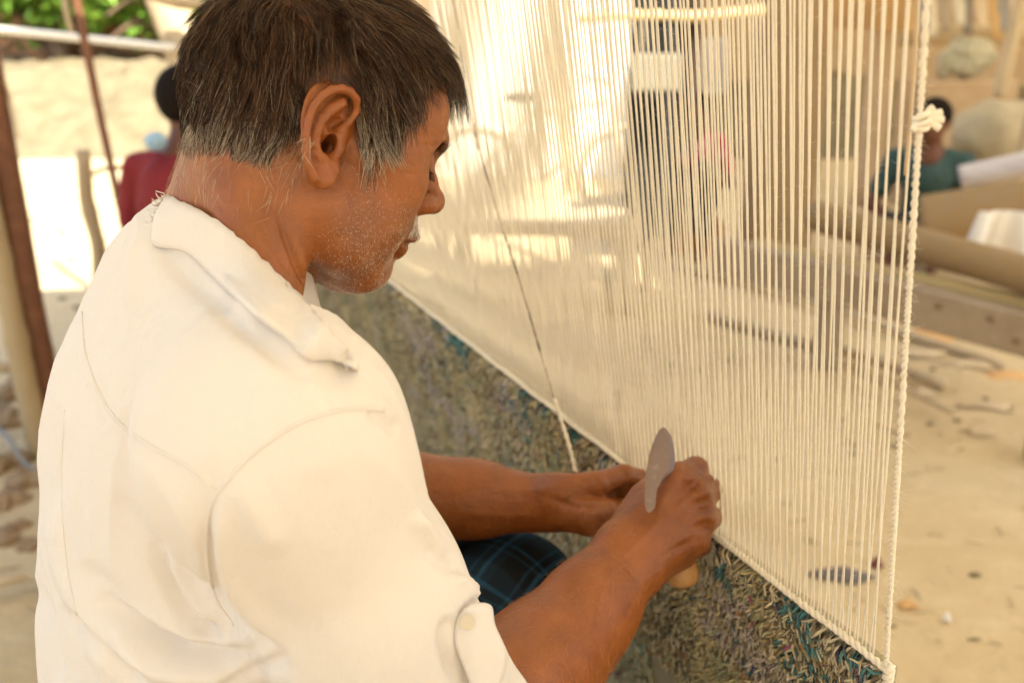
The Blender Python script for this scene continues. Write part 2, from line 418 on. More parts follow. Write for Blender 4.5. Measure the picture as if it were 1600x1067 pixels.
# ---- right arm
WR = pc(995, 868, .83)
def finger(p, J, R, k=.004):
    return s_chain(p, [pc(*j) for j in J], R, k)
RF = [[(1060, 746, .842), (1087, 733, .862), (1078, 738, .888), (1052, 748, .894)],
      [(1086, 770, .838), (1107, 765, .862), (1098, 776, .890), (1066, 784, .896)],
      [(1096, 806, .840), (1107, 808, .864), (1100, 817, .890), (1066, 822, .896)],
      [(1084, 842, .846), (1092, 850, .866), (1088, 857, .888), (1062, 860, .892)]]
def rhand(p):
    p = p * 1.028
    d = smin(s_cone(p, pc(975, 850, .832), pc(1018, 806, .846), .021, .018), s_cone(p, pc(1003, 880, .826), pc(1045, 838, .842), .021, .019), .02)
    for (b, f, r) in (((985, 845, .836), RF[0][0], .0125), ((995, 858, .832), RF[1][0], .0125), ((1002, 870, .832), RF[2][0], .012), ((1008, 882, .836), RF[3][0], .0115)):
        d = smin(d, s_cone(p, pc(*b), pc(*f), .014, r * 1.05), .012)
    d = smin(d, s_cone(p, pc(1010, 884, .842), pc(1064, 864, .858), .016, .014), .012)
    for i, J in enumerate(RF):
        s = [1.0, 1.04, 1.0, .9][i]
        fd = finger(p, J, np.array([.0118, .0108, .0090, .0080]) * s)
        d = smin(d, fd, .005)
    th = finger(p, [(988, 832, .852), (1010, 782, .864), (1030, 752, .878), (1052, 738, .886)], [.019, .0145, .0115, .0095], .008)
    d = smin(d, th, .008)
    d = smin(d, s_cone(p, pc(985, 812, .856), pc(1030, 770, .858), .012, .009), .014)     # web
    d = smin(d, s_ell(p, pc(1058, 806, .850), (.030, .030, .014)), .012)
    # tendons and the dip between them
    for J in RF[:4]:
        d = smin(d, s_cone(p, pc(1000, 860, .815), pc(J[0][0], J[0][1], J[0][2] - .0100), .002, .0032), .006)
    for j in ((1076, 764), (1094, 790), (1094, 828)):
        d = smax(d, -s_cone(p, pc(j[0] - 14, j[1] + 4, .818), pc(j[0] + 8, j[1] - 6, .829), .0012, .003), .008)
    return d
def rarm(p):
    d = s_chain(p, [ER, pc(800, 1088, .70), pc(862, 1028, .745), pc(925, 958, .778), pc(985, 890, .803)], [.041, .040, .0355, .029, .0232], .03)
    d = smin(d, s_chain(p, [pc(760, 1085, .69), pc(840, 1015, .735), pc(915, 930, .776), pc(968, 862, .806)], [.036, .030, .023, .019], .02), .02)
    d = smin(d, s_cone(p, SR, ER, .05, .04), .03)
    return smin(d, rhand(p), .016)
LFN = [[(932, 757, .962), (975, 741, .975), (1004, 748, .990), (1018, 768, .992)],
       [(935, 764, .985), (985, 755, 1.00), (1012, 765, 1.008), (1016, 785, 1.005)],
       [(932, 778, 1.003), (978, 775, 1.018), (1002, 788, 1.02), (995, 805, 1.01)],
       [(926, 792, 1.015), (962, 795, 1.028), (980, 808, 1.025), (972, 820, 1.015)]]
def larm(p):
    u_ = np.clip((p[:, 0] / p[:, 2] * F + 800 - 800) / 110, 0, 1); p = p * (1 + .022 * u_ * u_ * (3 - 2 * u_))[:, None]; ph_ = p
    d = s_chain(p, [EL, pc(650, 777, .985), pc(740, 779, .978), pc(860, 786, .97)], [.043, .0375, .0325, .0255], .03)
    d = smin(d, s_cone(p, pc(830, 787, .985), pc(875, 788, .985), .022, .022), .02)
    d = smin(d, s_cone(p, SLF, EL, .048, .042), .03)
    d = smin(d, s_cone(ph_, pc(870, 772, .965), pc(*LFN[0][0]), .018, .0135), .015)
    d = smin(d, s_cone(ph_, pc(870, 785, .985), pc(935, 775, .99), .020, .018), .015)
    for i, J in enumerate(LFN):
        d = smin(d, finger(ph_, J, np.array([.0125, .0100, .0088, .0078]) * (1 if i < 3 else .9)), .004)
    th = finger(ph_, [(868, 802, .962), (922, 808, .946), (948, 803, .950), (968, 792, .975)], [.0165, .0168, .0135, .0095], .006)
    d = smin(d, th, .004)
    d = smax(d, -s_chain(ph_, [pc(862, 772, .934), pc(895, 783, .930), pc(925, 788, .930), pc(950, 785, .936)], [.001, .0035, .0042, .004]), .005)
    for j in ((905, 752, 918, 770), (925, 745, 936, 766), (940, 748, 949, 764)): d = smax(d, -s_cone(ph_, pc(j[0], j[1], .944), pc(j[2], j[3], .944), .0005, .0016), .004)     # crease above the thumb
    return d
# ---- trunk and legs (under the clothes)
Fb = np.array([.91, .05, .40]); Fb /= np.linalg.norm(Fb); UPC = np.array([0, -cp, -sp])
Rb = np.cross(Fb, UPC); Rb = Rb if Rb[2] < 0 else -Rb; Rb /= np.linalg.norm(Rb); Ub = np.cross(Rb, Fb); Ub = Ub if Ub[1] < 0 else -Ub
RB = np.stack([Fb, Rb, Ub], 1)
CH, AB, PV = np.array((-.203, .105, .745)), np.array((-.205, .255, .800)), np.array((-.215, .40, .86))
def wpt(x, y, z): return w2c((x, y, z))
pvw = c2w(PV)
KR, KL = at(835, 1150, .80), at(764, 962, 1.02)
KR = np.array([.0, .74, .70]); 
HR, HL = pvw + np.array((.05, -.08, -.03)), pvw + np.array((.0, .10, -.03))
AR, AL = KR + np.array((-.05, .02, -.42)), KL + np.array((-.06, .02, -.46))
AL[0] += .09; AR[2] = .09; AL[2] = .09
def trunk(p):
    d = s_ell(p, CH, (.070, .125, .12), RB); d = smin(d, s_ell(p, AB, (.085, .125, .15), RB), .05)
    d = smin(d, s_ell(p, PV, (.12, .16, .13), RB), .05); d = smin(d, s_cone(p, NB, CH - Fb * .02, .04, .07), .03)
    return d
def legs_w(p):
    """world axes"""
    d = s_cone(p, HR, KR, .075, .052); d = smin(d, s_cone(p, HL, KL, .075, .052), .03)
    for K, A in ((KR, AR), (KL, AL)):
        d = smin(d, s_chain(p, [K, K + (A - K) * .35 + np.array((-.02, 0, 0)), A], [.052, .052, .034], .03), .02)
        d = smin(d, s_chain(p, [A + (0, 0, -.045), A + (.06, .02, -.052), A + (.16, .05, -.066)], [.034, .032, .02], .02), .02)
        for t in range(5): d = smin(d, s_cone(p, A + (.13, .05 + (t - 2) * .016, -.072), A + (.20 - abs(t - 1) * .008, .06 + (t - 2) * .019, -.078), .011, .009), .008)
    return d

hd_lo = OH - np.array((.14, .19, .14)); hd_hi = OH + np.array((.15, .16, .14))
P1, Q1 = nets(headneck, (OH[0] - .14, OH[1] - .17, OH[2] - .12), (OH[0] + .16, OH[1] + .20, OH[2] + .13), .0013)
P1 = relax(P1, Q1, 1, .4)
arm_lo = np.array((-.20, .0, .46)); arm_hi = np.array((.20, .34, .93))
P2, Q2 = nets(rarm, arm_lo, arm_hi, .002)
P3, Q3 = nets(larm, (-.36, -.14, .82), (.20, .26, 1.1), .0025)
P2 = relax(P2, Q2, 1, .5); P3 = relax(P3, Q3, 1, .5)
P4, Q4 = nets(trunk, (-.45, -.2, .5), (.05, .6, 1.05), .009)
P5, Q5 = nets(legs_w, (-.5, .2, -.02), (.35, 1.25, .95), .007)

P1 = crease(P1, Q1, [([(432, 318), (446, 370), (468, 425), (494, 468)], 5, -.0022), ([(455, 330), (470, 390), (492, 440)], 9, .0010), ([(372, 345), (410, 395), (448, 446)], 4, -.0008), ([(395, 330), (425, 385), (462, 440)], 4, -.0007), ([(330, 300), (350, 330), (385, 370)], 5, -.0006),
    ([(654, 352), (640, 372), (618, 396), (606, 412)], 4, -.0010), ([(612, 412), (600, 428), (596, 446)], 5, -.0007), ([(650, 262), (640, 256), (628, 254)], 2.5, -.0005), ([(655, 272), (640, 272), (626, 268)], 3, -.0006), ([(640, 210), (670, 214), (700, 210)], 3, -.0004), ([(640, 224), (672, 228), (700, 224)], 3, -.0004)])
P2 = crease(P2, Q2, [([(930, 960), (950, 905), (985, 860), (1030, 815), (1068, 790)], 4.5, .0011), ([(985, 862), (1010, 800), (1045, 770)], 4, .0009), ([(1000, 880), (1050, 850), (1085, 835)], 4, .0009), ([(900, 1010), (935, 950), (945, 905)], 5, .0008), ([(850, 1040), (900, 1000), (940, 965)], 5, .0007),
    ([(955, 838), (975, 868), (1010, 898)], 4, -.0010), ([(950, 850), (972, 882), (1004, 908)], 4, -.0008), ([(1062, 768), (1080, 760), (1095, 748)], 3, -.0009), ([(1066, 776), (1085, 768), (1098, 757)], 3, -.0007), ([(1085, 792), (1100, 790), (1112, 786)], 3, -.0010), ([(1088, 830), (1100, 828), (1110, 824)], 3, -.0010),
    ([(1050, 830), (1080, 815), (1105, 800)], 8, -.0014), ([(1045, 862), (1075, 848), (1100, 838)], 7, -.0012), ([(1030, 790), (1058, 776), (1080, 762)], 8, -.0010), ([(1062, 742), (1076, 748), (1086, 742)], 3, .0010)])
P3 = crease(P3, Q3, [([(845, 772), (880, 786), (915, 792), (950, 786)], 4, -.0022), ([(905, 745), (918, 762), (926, 778)], 3, -.0012), ([(925, 740), (935, 756), (940, 768)], 3, -.0012), ([(945, 740), (952, 750), (955, 764)], 3, -.0010), ([(700, 800), (780, 806), (850, 806)], 6, .0008), ([(740, 760), (820, 768), (870, 762)], 6, .0008), ([(965, 730), (975, 738), (978, 750)], 3, -.0008), ([(862, 745), (868, 775), (864, 812)], 4, -.0006)])
# skin colour: real differences of the skin itself (lips, scalp, shaved beard, darker knuckles, paler palms)
def skincol(Pc, part):
    n = len(Pc); c = np.tile(np.array((1., 1., 1.)), (n, 1))
    nz = vnoise(Pc * 60)[:, None] * .10 + vnoise(Pc * 250, 3)[:, None] * .06; c *= 1 + nz
    return c
C1 = skincol(P1, 0); q1 = can(P1)
def hairline(q):
    """> 0 where hair grows (canonical mm)"""
    x, y, z = q[:, 0], np.abs(q[:, 1]), q[:, 2]
    nz = vnoise(q / 9, 5) * 4
    a = z - np.interp(x, [-110, -60, -34, -20, -8, 6, 14, 22, 30, 38, 46, 56, 68, 80, 92, 100], [-18, -23, -24, 4, 22, 22, 14, 2, -6, -2, 18, 46, 66, 80, 90, 96]) + nz
    return a
hl = hairline(q1)
earm = (ear(q1) < 1.6) & (q1[:, 1] > 60)
sc = np.clip(hl / 5 + .5, 0, 1) * (~earm)
C1 = C1 * (1 - sc[:, None] * (1 - np.array((.22, .24, .30))))
beard = np.clip(1 - hl / 8, 0, 1) * np.clip((q1[:, 0] - 12) / 22, 0, 1) * np.clip((-26 - q1[:, 2] + q1[:, 0] * .12) / 16, 0, 1) * (q1[:, 2] > -110)
C1 = C1 * (1 - beard[:, None] * np.array((.18, .18, .12)))
lip = np.exp(-((q1[:, 2] + 42) / 7) ** 2) * np.clip((q1[:, 0] - 80) / 6, 0, 1) * (np.abs(q1[:, 1]) < 24)
C1 = C1 * (1 - lip[:, None] * np.array((.20, .30, .22)))
eyec = np.exp(-((np.abs(q1[:, 1]) - 36) / 12) ** 2 - ((q1[:, 2] - 11) / 6) ** 2) * (q1[:, 0] > 60); C1 = C1 * (1 - eyec[:, None] * np.array((.38, .40, .36)))
redear = np.clip(1 - ear(q1) / 4, 0, 1) * (q1[:, 1] > 56)
C1 = C1 * (1 + redear[:, None] * np.array((.0, -.04, .0)))
C2 = skincol(P2, 1); C3 = skincol(P3, 1)
hand = np.clip((P2[:, 0] - .10) / .05, 0, 1)[:, None]; C2 = C2 * (1 - hand * np.array((.26, .26, .0)))
kn = np.zeros(len(P2))
for J in RF: kn += np.exp(-(np.linalg.norm(P2 - pc(*J[0]), axis=1) / .014) ** 2) + .6 * np.exp(-(np.linalg.norm(P2 - pc(*J[1]), axis=1) / .013) ** 2)
C2 = C2 * (1 - np.clip(kn, 0, 1)[:, None] * np.array((.16, .26, .24)))
C2 = C2 * (1 - (np.clip(vnoise(P2 * 45, 9) * 2 - .5, 0, 1))[:, None] * hand * .35)
BV = [(c2w(P1), Q1), (c2w(P2), Q2), (c2w(P3), Q3), (c2w(P4), Q4), (P5, Q5)]
BP, BQ = join(BV)
BC = np.concatenate([C1, C2, C3, np.ones((len(P4), 3)), np.ones((len(P5), 3))])
M_skin = mat('skin', (.245, .070, .0115), .37, tint=True, sss=.08, spec=.46, noise=[(55, (.31, .098, .018), .6, None, .45, .7), (26, (.14, .038, .008), .55, None, .5, .75)],
             bump=[(900, .35, .0008, None), (260, .5, .0018, None), (90, .35, .003, None)])
man = empty('person', tuple(np.array(pvw) * (1, 1, 0) + (0, 0, .5)))
tag(man, 'man with greying dark hair in cream shirt and dark checked wrap, weaving with a knife', 'person')
body = kid(mesh('body', BP, BQ, M_skin, None, True, BC), man)

# ---- hair
def tri_sample(P, Q, N, w=None):
    a, b, c, d = [P[Q[:, i]] for i in range(4)]
    ar = np.linalg.norm(np.cross(c - a, d - b), axis=1) * .5
    if w is not None: ar = ar * w
    i = rng.choice(len(Q), N, p=ar / ar.sum()); u, v = rng.random((2, N, 1))
    return a[i] * (1 - u) * (1 - v) + b[i] * u * (1 - v) + c[i] * u * v + d[i] * (1 - u) * v, i
def grad(f, q, e=.8):
    g = np.stack([f(q + np.eye(3)[k] * e) - f(q - np.eye(3)[k] * e) for k in range(3)], -1)
    return g / (np.linalg.norm(g, axis=1, keepdims=True) + 1e-9)
qf = q1[Q1].mean(1); hlf = hairline(qf); ef = (ear(qf) < 2.2) & (qf[:, 1] > 58)
wh = np.clip(hlf / 13 + .35, 0, 1) * (~ef)
NH = 29000
roots, fi = tri_sample(q1, Q1, NH, wh)
fn = -vnormals(q1, Q1); nr = fn[Q1[fi, 0]]
def flow(q):
    """combing direction, canonical: from a whorl at the crown, forwards over the top, down the sides and nape"""
    x, y, z = q[:, 0], q[:, 1], q[:, 2]
    w = np.array((-62., 8., 112.)); r = q - w
    t = r / (np.linalg.norm(r, axis=1, keepdims=True) + 1e-6)
    sd = np.clip((np.abs(y) - 30) / 35, 0, 1)[:, None]
    dn = np.stack([np.full(len(q), -.10) + .45 * np.clip((x + 10) / 60, 0, 1) - .35 * np.clip((-x - 20) / 50, 0, 1) * (z < 40), np.zeros(len(q)), -np.ones(len(q))], -1)
    fr = np.stack([np.ones(len(q)), .10 * np.sign(y), np.full(len(q), -.05)], -1)
    top = np.clip((z - 75) / 35, 0, 1)[:, None] * np.clip((x + 50) / 40, 0, 1)[:, None]
    v = t * .6 + dn * (.4 + sd * .9) * (1 - top) + fr * top * 1.2
    v += np.stack([vnoise(q / 22, 11), vnoise(q / 22, 12), vnoise(q / 22, 13)], -1) * .62
    v += np.stack([vnoise(q / 8, 14), vnoise(q / 8, 15), vnoise(q / 8, 16)], -1) * .62
    return v
L = 26 + 12 * np.clip((roots[:, 2] - 40) / 60, 0, 1) + 10 * (roots[:, 0] > 62) * (roots[:, 2] > 84)
L = np.where(roots[:, 2] < 35, np.interp(roots[:, 2], [-34, -22, -8, 35], [5, 7, 13, 24]), L)
side = (roots[:, 0] > 12) & (roots[:, 0] < 60) & (roots[:, 2] < 25)
L = np.where((roots[:, 0] > 44) & (roots[:, 2] < roots[:, 0] * .5 + 48), 19, L); L = np.where(side, 17, L) * (.75 + .5 * rng.random(NH))
m_ = 7; L = L * 1.05; cur = roots.copy(); pts = [cur]; jit = rng.normal(0, .20, (NH, 3))
cl = np.stack([vnoise(roots / 5, 21), vnoise(roots / 5, 22), vnoise(roots / 5, 23)], -1) * .85
dirn = None
for k in range(1, m_):
    v = flow(cur) + jit + cl * (k / m_); g = grad(headbase, cur)
    v -= g * np.sum(v * g, 1)[:, None]; v /= np.linalg.norm(v, axis=1, keepdims=True) + 1e-9
    lift = (.50 + .40 * np.clip((roots[:, 0] - 55) / 25, 0, 1)[:, None] - .12 * np.clip((-20 - roots[:, 0]) / 30, 0, 1)[:, None]) * (1 - k / m_) ** 1.0 + .03
    v = v * np.sqrt(np.clip(1 - lift ** 2, 0, 1)) + g * lift
    if dirn is not None: v = v * .7 + dirn * .3
    # the fringe hangs free of the forehead
    v[:, 2] -= np.where((cur[:, 0] > 78) & (cur[:, 2] > 30), .55, 0)
    v /= np.linalg.norm(v, axis=1, keepdims=True); dirn = v
    nx = cur + v * (L / (m_ - 1))[:, None]
    dd = headbase(nx); g2 = grad(headbase, nx); need = np.clip(1.6 - dd, 0, 6); nx = nx + g2 * need[:, None]
    cur = nx; pts.append(cur)
HP = np.stack(pts, 1)
# locks: every hair leans towards the nearest of a set of guide hairs, more so at its tip
NG = 1500; gi = np.concatenate([np.argmin(((roots[k:k + 3000, None] - roots[None, :NG]) ** 2).sum(-1), axis=1) for k in range(0, NH, 3000)])
tt_ = (np.linspace(0, 1, m_) ** 1.3)[None, :, None] * (.45 + .35 * rng.random((NH, 1, 1))) * np.clip((roots[:, 2] + 40) / 50, .25, 1)[:, None, None]
HP = HP * (1 - tt_) + (HP[gi] + (roots - roots[gi])[:, None] * .25) * tt_
gtone = .75 + .6 * rng.random(NG)
hit = (ear(HP.reshape(-1, 3)).reshape(NH, m_)[:, 2:] < .6).any(1)
tone = gtone[gi][~hit][:, None]; HP = HP[~hit]; rt = HP[:, 0]; NH2 = len(HP)
tipz = HP[:, -1, 2]
gp = .03 + .07 * (vnoise(rt / 16, 31) > .25) + .36 * np.clip((14 - rt[:, 2]) / 30, 0, 1) * (rt[:, 0] < 0) + .50 * np.clip((46 - rt[:, 2]) / 30, 0, 1) * (rt[:, 0] > 10) * (rt[:, 0] < 58)
grey = rng.random(NH2) < gp
base = np.where(rng.random((NH2, 1)) < .35, np.array((.066, .028, .010)), np.array((.017, .008, .0035))) * (.6 + .9 * rng.random((NH2, 1)))
base = base * tone; warm = rng.random((NH2, 1)) < .09; base = np.where(warm, np.array((.22, .12, .055)), base)
hc = np.where(grey[:, None], np.where((rt[:, 2] > 38)[:, None], np.array((.36, .27, .19)), np.array((.60, .50, .38))) * (.6 + .4 * rng.random((NH2, 1))), base)
HR_ = (.100 + .05 * rng.random((NH2, 1))) * np.linspace(1.1, .35, m_)[None]
HV, HQ = strands(HP, HR_)
hcol = np.repeat(hc, m_ * 3, axis=0)
M_hair = mat('hair', (1, 1, 1), .40, tint=True, spec=.28)
kid(mesh('hair', c2w(uncan(HV)), HQ, M_hair, None, True, hcol), man)
# eyebrow, lashes, moustache, stubble
def whisk(N, regf, Lr, tilt, dirf, colr, r, name, w=None):
    wt = regf(qf); a, i = tri_sample(q1, Q1, N, wt); n = fn[Q1[i, 0]]
    t = dirf(a) + rng.normal(0, .25, a.shape); t -= n * np.sum(t * n, 1)[:, None]; t /= np.linalg.norm(t, axis=1, keepdims=True)
    Ls = (Lr[0] + (Lr[1] - Lr[0]) * rng.random((N, 1)))
    P = np.stack([a, a + (n * tilt + t * (1 - tilt)) * Ls * .5, a + (n * tilt * .8 + t) * Ls], 1)
    V, Q = strands(P, np.tile(np.array((r, r * .8, r * .3)), (N, 1)))
    c = np.array(colr[0]) + (np.array(colr[1]) - np.array(colr[0])) * rng.random((N, 1))
    return kid(mesh(name, c2w(uncan(V)), Q, M_hair, None, True, np.repeat(c, 9, axis=0)), man)
for sd_ in (1, -1):
    whisk(210, lambda q: ((q[:, 0] > 60) & (q[:, 1] * sd_ > 0) & (np.abs(q[:, 2] - 30 + np.clip(np.abs(q[:, 1]) - 36, 0, 20) * .4) < 3.6) & (np.abs(q[:, 1]) > 10) & (np.abs(q[:, 1]) < 48)).astype(float), (5, 9), .22,
          lambda a: np.stack([-.2 + 0 * a[:, 0], np.sign(a[:, 1]), .25 + 0 * a[:, 0]], -1), ((.02, .012, .008), (.06, .035, .02)), .12, 'eyebrow')
whisk(1300, lambda q: ((q[:, 0] > 76) & (q[:, 2] < -20) & (q[:, 2] > -36) & (np.abs(q[:, 1]) < 27)).astype(float), (3, 6), .25,
      lambda a: np.stack([0 * a[:, 0], np.sign(a[:, 1]) * .4, -1 + 0 * a[:, 0]], -1), ((.16, .11, .08), (.95, .86, .74)), .10, 'moustache')
whisk(5200, lambda q: np.clip((q[:, 0] - 8) / 22, 0, 1) * np.clip((-6 - q[:, 2] - q[:, 0] * .05) / 45, .0, 1) ** .8 * (q[:, 2] > -100) * (q[:, 0] > 6) * ((q[:, 0] < 74) | (q[:, 2] < -54)), (.5, 1.3), .6,
      lambda a: np.stack([.2 + 0 * a[:, 0], 0 * a[:, 0], -1 + 0 * a[:, 0]], -1), ((.5, .38, .26), (.95, .86, .72)), .078, 'stubble')
whisk(650, lambda q: ((q[:, 0] < -12) & (q[:, 2] < 0) & (q[:, 2] > -56)).astype(float) * np.exp(-(-q[:, 2]) / 22.), (6, 15), .22,
      lambda a: np.stack([-.25 + 1.1 * vnoise(a / 12, 41), 0 * a[:, 0], -1 + 0 * a[:, 0]], -1), ((.25, .17, .11), (.80, .68, .52)), .095, 'nape_hair')
# eyelashes of the lowered lid
lp = []
for s in (1, -1):
    for t in np.linspace(0, 1, 34):
        b = np.array((87.5 - 9.5 * t - 2.5 * t * t, s * (24 + 22 * t), 9 + 3 * t)); e = b + np.array((8, s * 2.0 * t, -4 + 1 * rng.random())); lp.append([b, (b + e) / 2 + (0, 0, -.8), e])
V, Q = strands(np.array(lp), np.tile(np.array((.22, .17, .07)), (len(lp), 1)))
kid(mesh('eyelashes', c2w(uncan(V)), Q, M_hair, None, True, np.tile(np.array((.012, .008, .006)), (len(V), 1))), man)
# ================================================================== HIS SHIRT
SHT = .006
def shirt_sdf(p):
    d = s_ell(p, CH - Fb * .018 - Ub * .03, (.108, .165, .150), RB)
    d = smin(d, s_ell(p, CH + Ub * .060 - Fb * .040, (.088, .145, .105), RB), .05)
    d = smin(d, s_ell(p, AB - Fb * .028, (.125, .165, .18), RB), .06)
    d = smin(d, s_ell(p, PV - Fb * .02, (.14, .17, .15), RB), .05)
    d = smin(d, s_cone(p, NB + Ub * -.03 - Fb * .02, CH + Ub * .06 - Fb * .02, .050, .095), .04)
    d = smin(d, s_cone(p, pc(360, 480, .66), SR, .034, .056), .035)
    d = smin(d, s_cone(p, NB, SLF, .055, .058), .05)
    a = s_chain(p, [SR, pc(560, 930, .585), ER, pc(745, 1130, .69)], [.064, .059, .055, .052], .02)
    hemn = pc(900, 980, .78) - ER; hemn /= np.linalg.norm(hemn)
    a = smax(a, (p - pc(742, 1062, .69)) @ hemn, .006)
    d = smin(d, a, .045)
    b = s_chain(p, [SLF, (SLF + EL) / 2, EL + (EL - SLF) * -.02], [.062, .06, .056], .02)
    d = smin(d, b, .028)
    d = smax(d, -((p - PV) @ Ub + .13), .01)
    return d
sP, sQ = nets(shirt_sdf, (-.46, -.22, .44), (.10, .56, 1.12), .0026)
sP = relax(sP, sQ, 2, .5)
sN = vnormals(sP, sQ)
sU, sD = proj(c2w(sP))
front = (sN @ np.array((0, 0, 1.))) < .35
# folds of the cloth: (line as seen, width, height; a crease and the swell beside it)
FOLDS = [
    ([(95, 760), (100, 850), (130, 930), (165, 1000), (210, 1067)], 22, .0040),
    ([(140, 870), (190, 940), (250, 990), (320, 1015), (420, 1010)], 20, -.0050),
    ([(160, 925), (200, 965), (250, 1000), (300, 1028)], 16, -.0032),
    ([(155, 900), (205, 950), (270, 985), (330, 1000), (410, 1000)], 14, .0035),
    ([(240, 840), (258, 890), (285, 945), (320, 980), (350, 1000)], 16, -.0045),
    ([(262, 850), (282, 900), (312, 945), (345, 970)], 16, .0030),
    ([(110, 940), (150, 985), (200, 1030), (240, 1067)], 16, -.0035),
    ([(180, 990), (250, 1040), (330, 1050), (430, 1040)], 18, .0038),
    ([(330, 770), (328, 840), (340, 910), (372, 960), (420, 1010), (470, 1067)], 13, -.0028),
    ([(345, 760), (343, 840), (358, 905), (395, 955), (450, 1010)], 18, .0026),
    ([(360, 740), (400, 800), (440, 870)], 30, .0016),
    ([(340, 1060), (400, 1040), (450, 1035)], 13, -.0030),
    ([(60, 900), (80, 960), (95, 1020), (105, 1067)], 12, -.0028),
    ([(180, 760), (220, 830), (260, 860)], 22, -.0018),
    ([(570, 640), (600, 655), (622, 675)], 12, -.0016),
    ([(585, 620), (605, 640), (618, 660)], 11, .0014),
    ([(640, 800), (668, 838), (690, 880)], 14, .0024),
    ([(655, 850), (690, 880), (715, 905)], 13, -.0024),
    ([(700, 890), (722, 915), (735, 940)], 10, .0030),
    ([(440, 600), (480, 680), (500, 760)], 50, .0010),
    ([(250, 350), (330, 430), (430, 520), (500, 580)], 14, .0022),
    ([(230, 370), (300, 440), (400, 530), (480, 600)], 18, -.0022),
    ([(700, 960), (690, 1000), (710, 1067)], 9, -.0028),
]
disp = np.zeros(len(sP))
for pts_, w_, h_ in FOLDS:
    d_, t_, _ = seg_dist(sU, crom(np.array(pts_, float), 5)); disp += 1.9 * h_ * np.exp(-(d_ / (w_ * .85)) ** 2) * np.clip(np.minimum(t_, 1 - t_) * 5, 0, 1)
disp *= front
q_ = sP @ RB
disp += .0022 * vnoise(q_ * np.array((9, 9, 5)), 51) + .0009 * vnoise(q_ * np.array((30, 30, 16)), 52)
# the cloth sags in soft slanting folds everywhere else too
disp += .0030 * (1 - np.abs(vnoise(q_ * np.array((14, 14, 7)) + q_[:, ::-1] * 6, 53))) ** 4
disp += .0013 * (1 - np.abs(vnoise(q_ * np.array((34, 34, 15)) + q_[:, ::-1] * 14, 54))) ** 3
sP2 = sP + sN * disp[:, None]
M_shirt = mat('shirt_cloth', (.665, .612, .57), .85, spec=.15, sheen=.15, noise=[(5, (.70, .62, .53), .5, None, .45, .75), (14, (.66, .56, .45), .5, None, .62, .8)],
              bump=[(1100, .28, .0008, (1, 1, .3)), (1100, .28, .0008, (.3, .3, 1)), (70, .30, .004, (1, 1, .6)), (24, .25, .008, (1, .7, .5))])
shirt = kid(mesh('shirt', c2w(sP2), sQ, M_shirt, None, True), man)
sb = BVHTree.FromPolygons([tuple(v) for v in c2w(sP2)], [tuple(int(i) for i in q) for q in sQ])
def on_shirt(px, py, lift=.0006):
    d = Vector(at(px, py, 1) - CAMP).normalized(); h = sb.ray_cast(Vector(CAMP), d)
    if h[0] is None: return None
    return np.array(h[0] - d * lift)
def seam(pts_, w=.0011, lift=.0, name='seam', colr=(1, 1, 1)):
    L_ = crom(np.array(pts_, float), 10); R_ = [on_shirt(*u, lift) for u in L_]; R_ = [r for r in R_ if r is not None]
    if len(R_) < 4: return
    b = MB(); b.tube(np.array(R_), w, 6); return kid(b.build(name, M_shirt), man)
seam([(128, 488), (135, 560), (170, 640), (225, 690), (300, 732), (338, 768)])
seam([(600, 640), (540, 640), (470, 660), (400, 705), (352, 755), (330, 790), (322, 850), (335, 930), (365, 975)])
seam([(101, 640), (96, 760), (104, 880), (120, 960)], .0006)
# collar: a folded band that stands round the neck
TOPC = [(262, 306, .735), (283, 316, .665), (330, 340, .620), (385, 383, .600), (430, 425, .590), (470, 462, .588), (510, 508, .592), (540, 542, .602), (550, 560, .615), (520, 548, .640), (462, 500, .68), (412, 450, .72), (372, 400, .75), (325, 345, .765), (285, 314, .76), (262, 306, .735)]
LOWC = [(236, 374, .735), (245, 384, .655), (285, 408, .605), (340, 462, .578), (392, 510, .568), (440, 545, .566), (480, 560, .572), (520, 562, .585), (557, 577, .605), (548, 580, .660), (510, 560, .715), (450, 500, .775), (390, 450, .815), (330, 400, .825), (270, 370, .80), (236, 374, .735)]
skb = BVHTree.FromPolygons([tuple(v) for v in BV[0][0]], [tuple(int(i) for i in q) for q in BV[0][1]])
def on_any(px, py):
    d = Vector(at(px, py, 1) - CAMP).normalized(); hs = [t.ray_cast(Vector(CAMP), d) for t in (sb, skb)]
    hs = [h for h in hs if h[0] is not None]
    return np.array(min(hs, key=lambda h: h[3])[0]) if hs else None
LOWC = [tuple(np.array(a) * .80 + np.array(b) * .20) if 1 < i < 6 else a for i, (a, b) in enumerate(zip(LOWC, TOPC))]
def fit_collar(A, nvis, lift):
    o_ = []; last = None
    for i, (x, y, d_) in enumerate(A):
        if i < nvis:
            h = on_any(x, y); dd = None if h is None else float(w2c(h)[2]) - lift
            if dd is None or (last is not None and dd - last > .03): dd = (last if last is not None else d_) - .002
            last = dd; d_ = dd
        o_.append((x, y, d_))
    return o_
TOPC = fit_collar(TOPC, 9, .0035); LOWC = fit_collar(LOWC, 9, .0030)
def curvepc(A, k=10): return np.array([pc(*a) for a in crom(np.array(A, float), k)])
ca, cb = curvepc(TOPC), curvepc(LOWC); n_ = len(ca); rows = 9
ctr = NB
grid = []
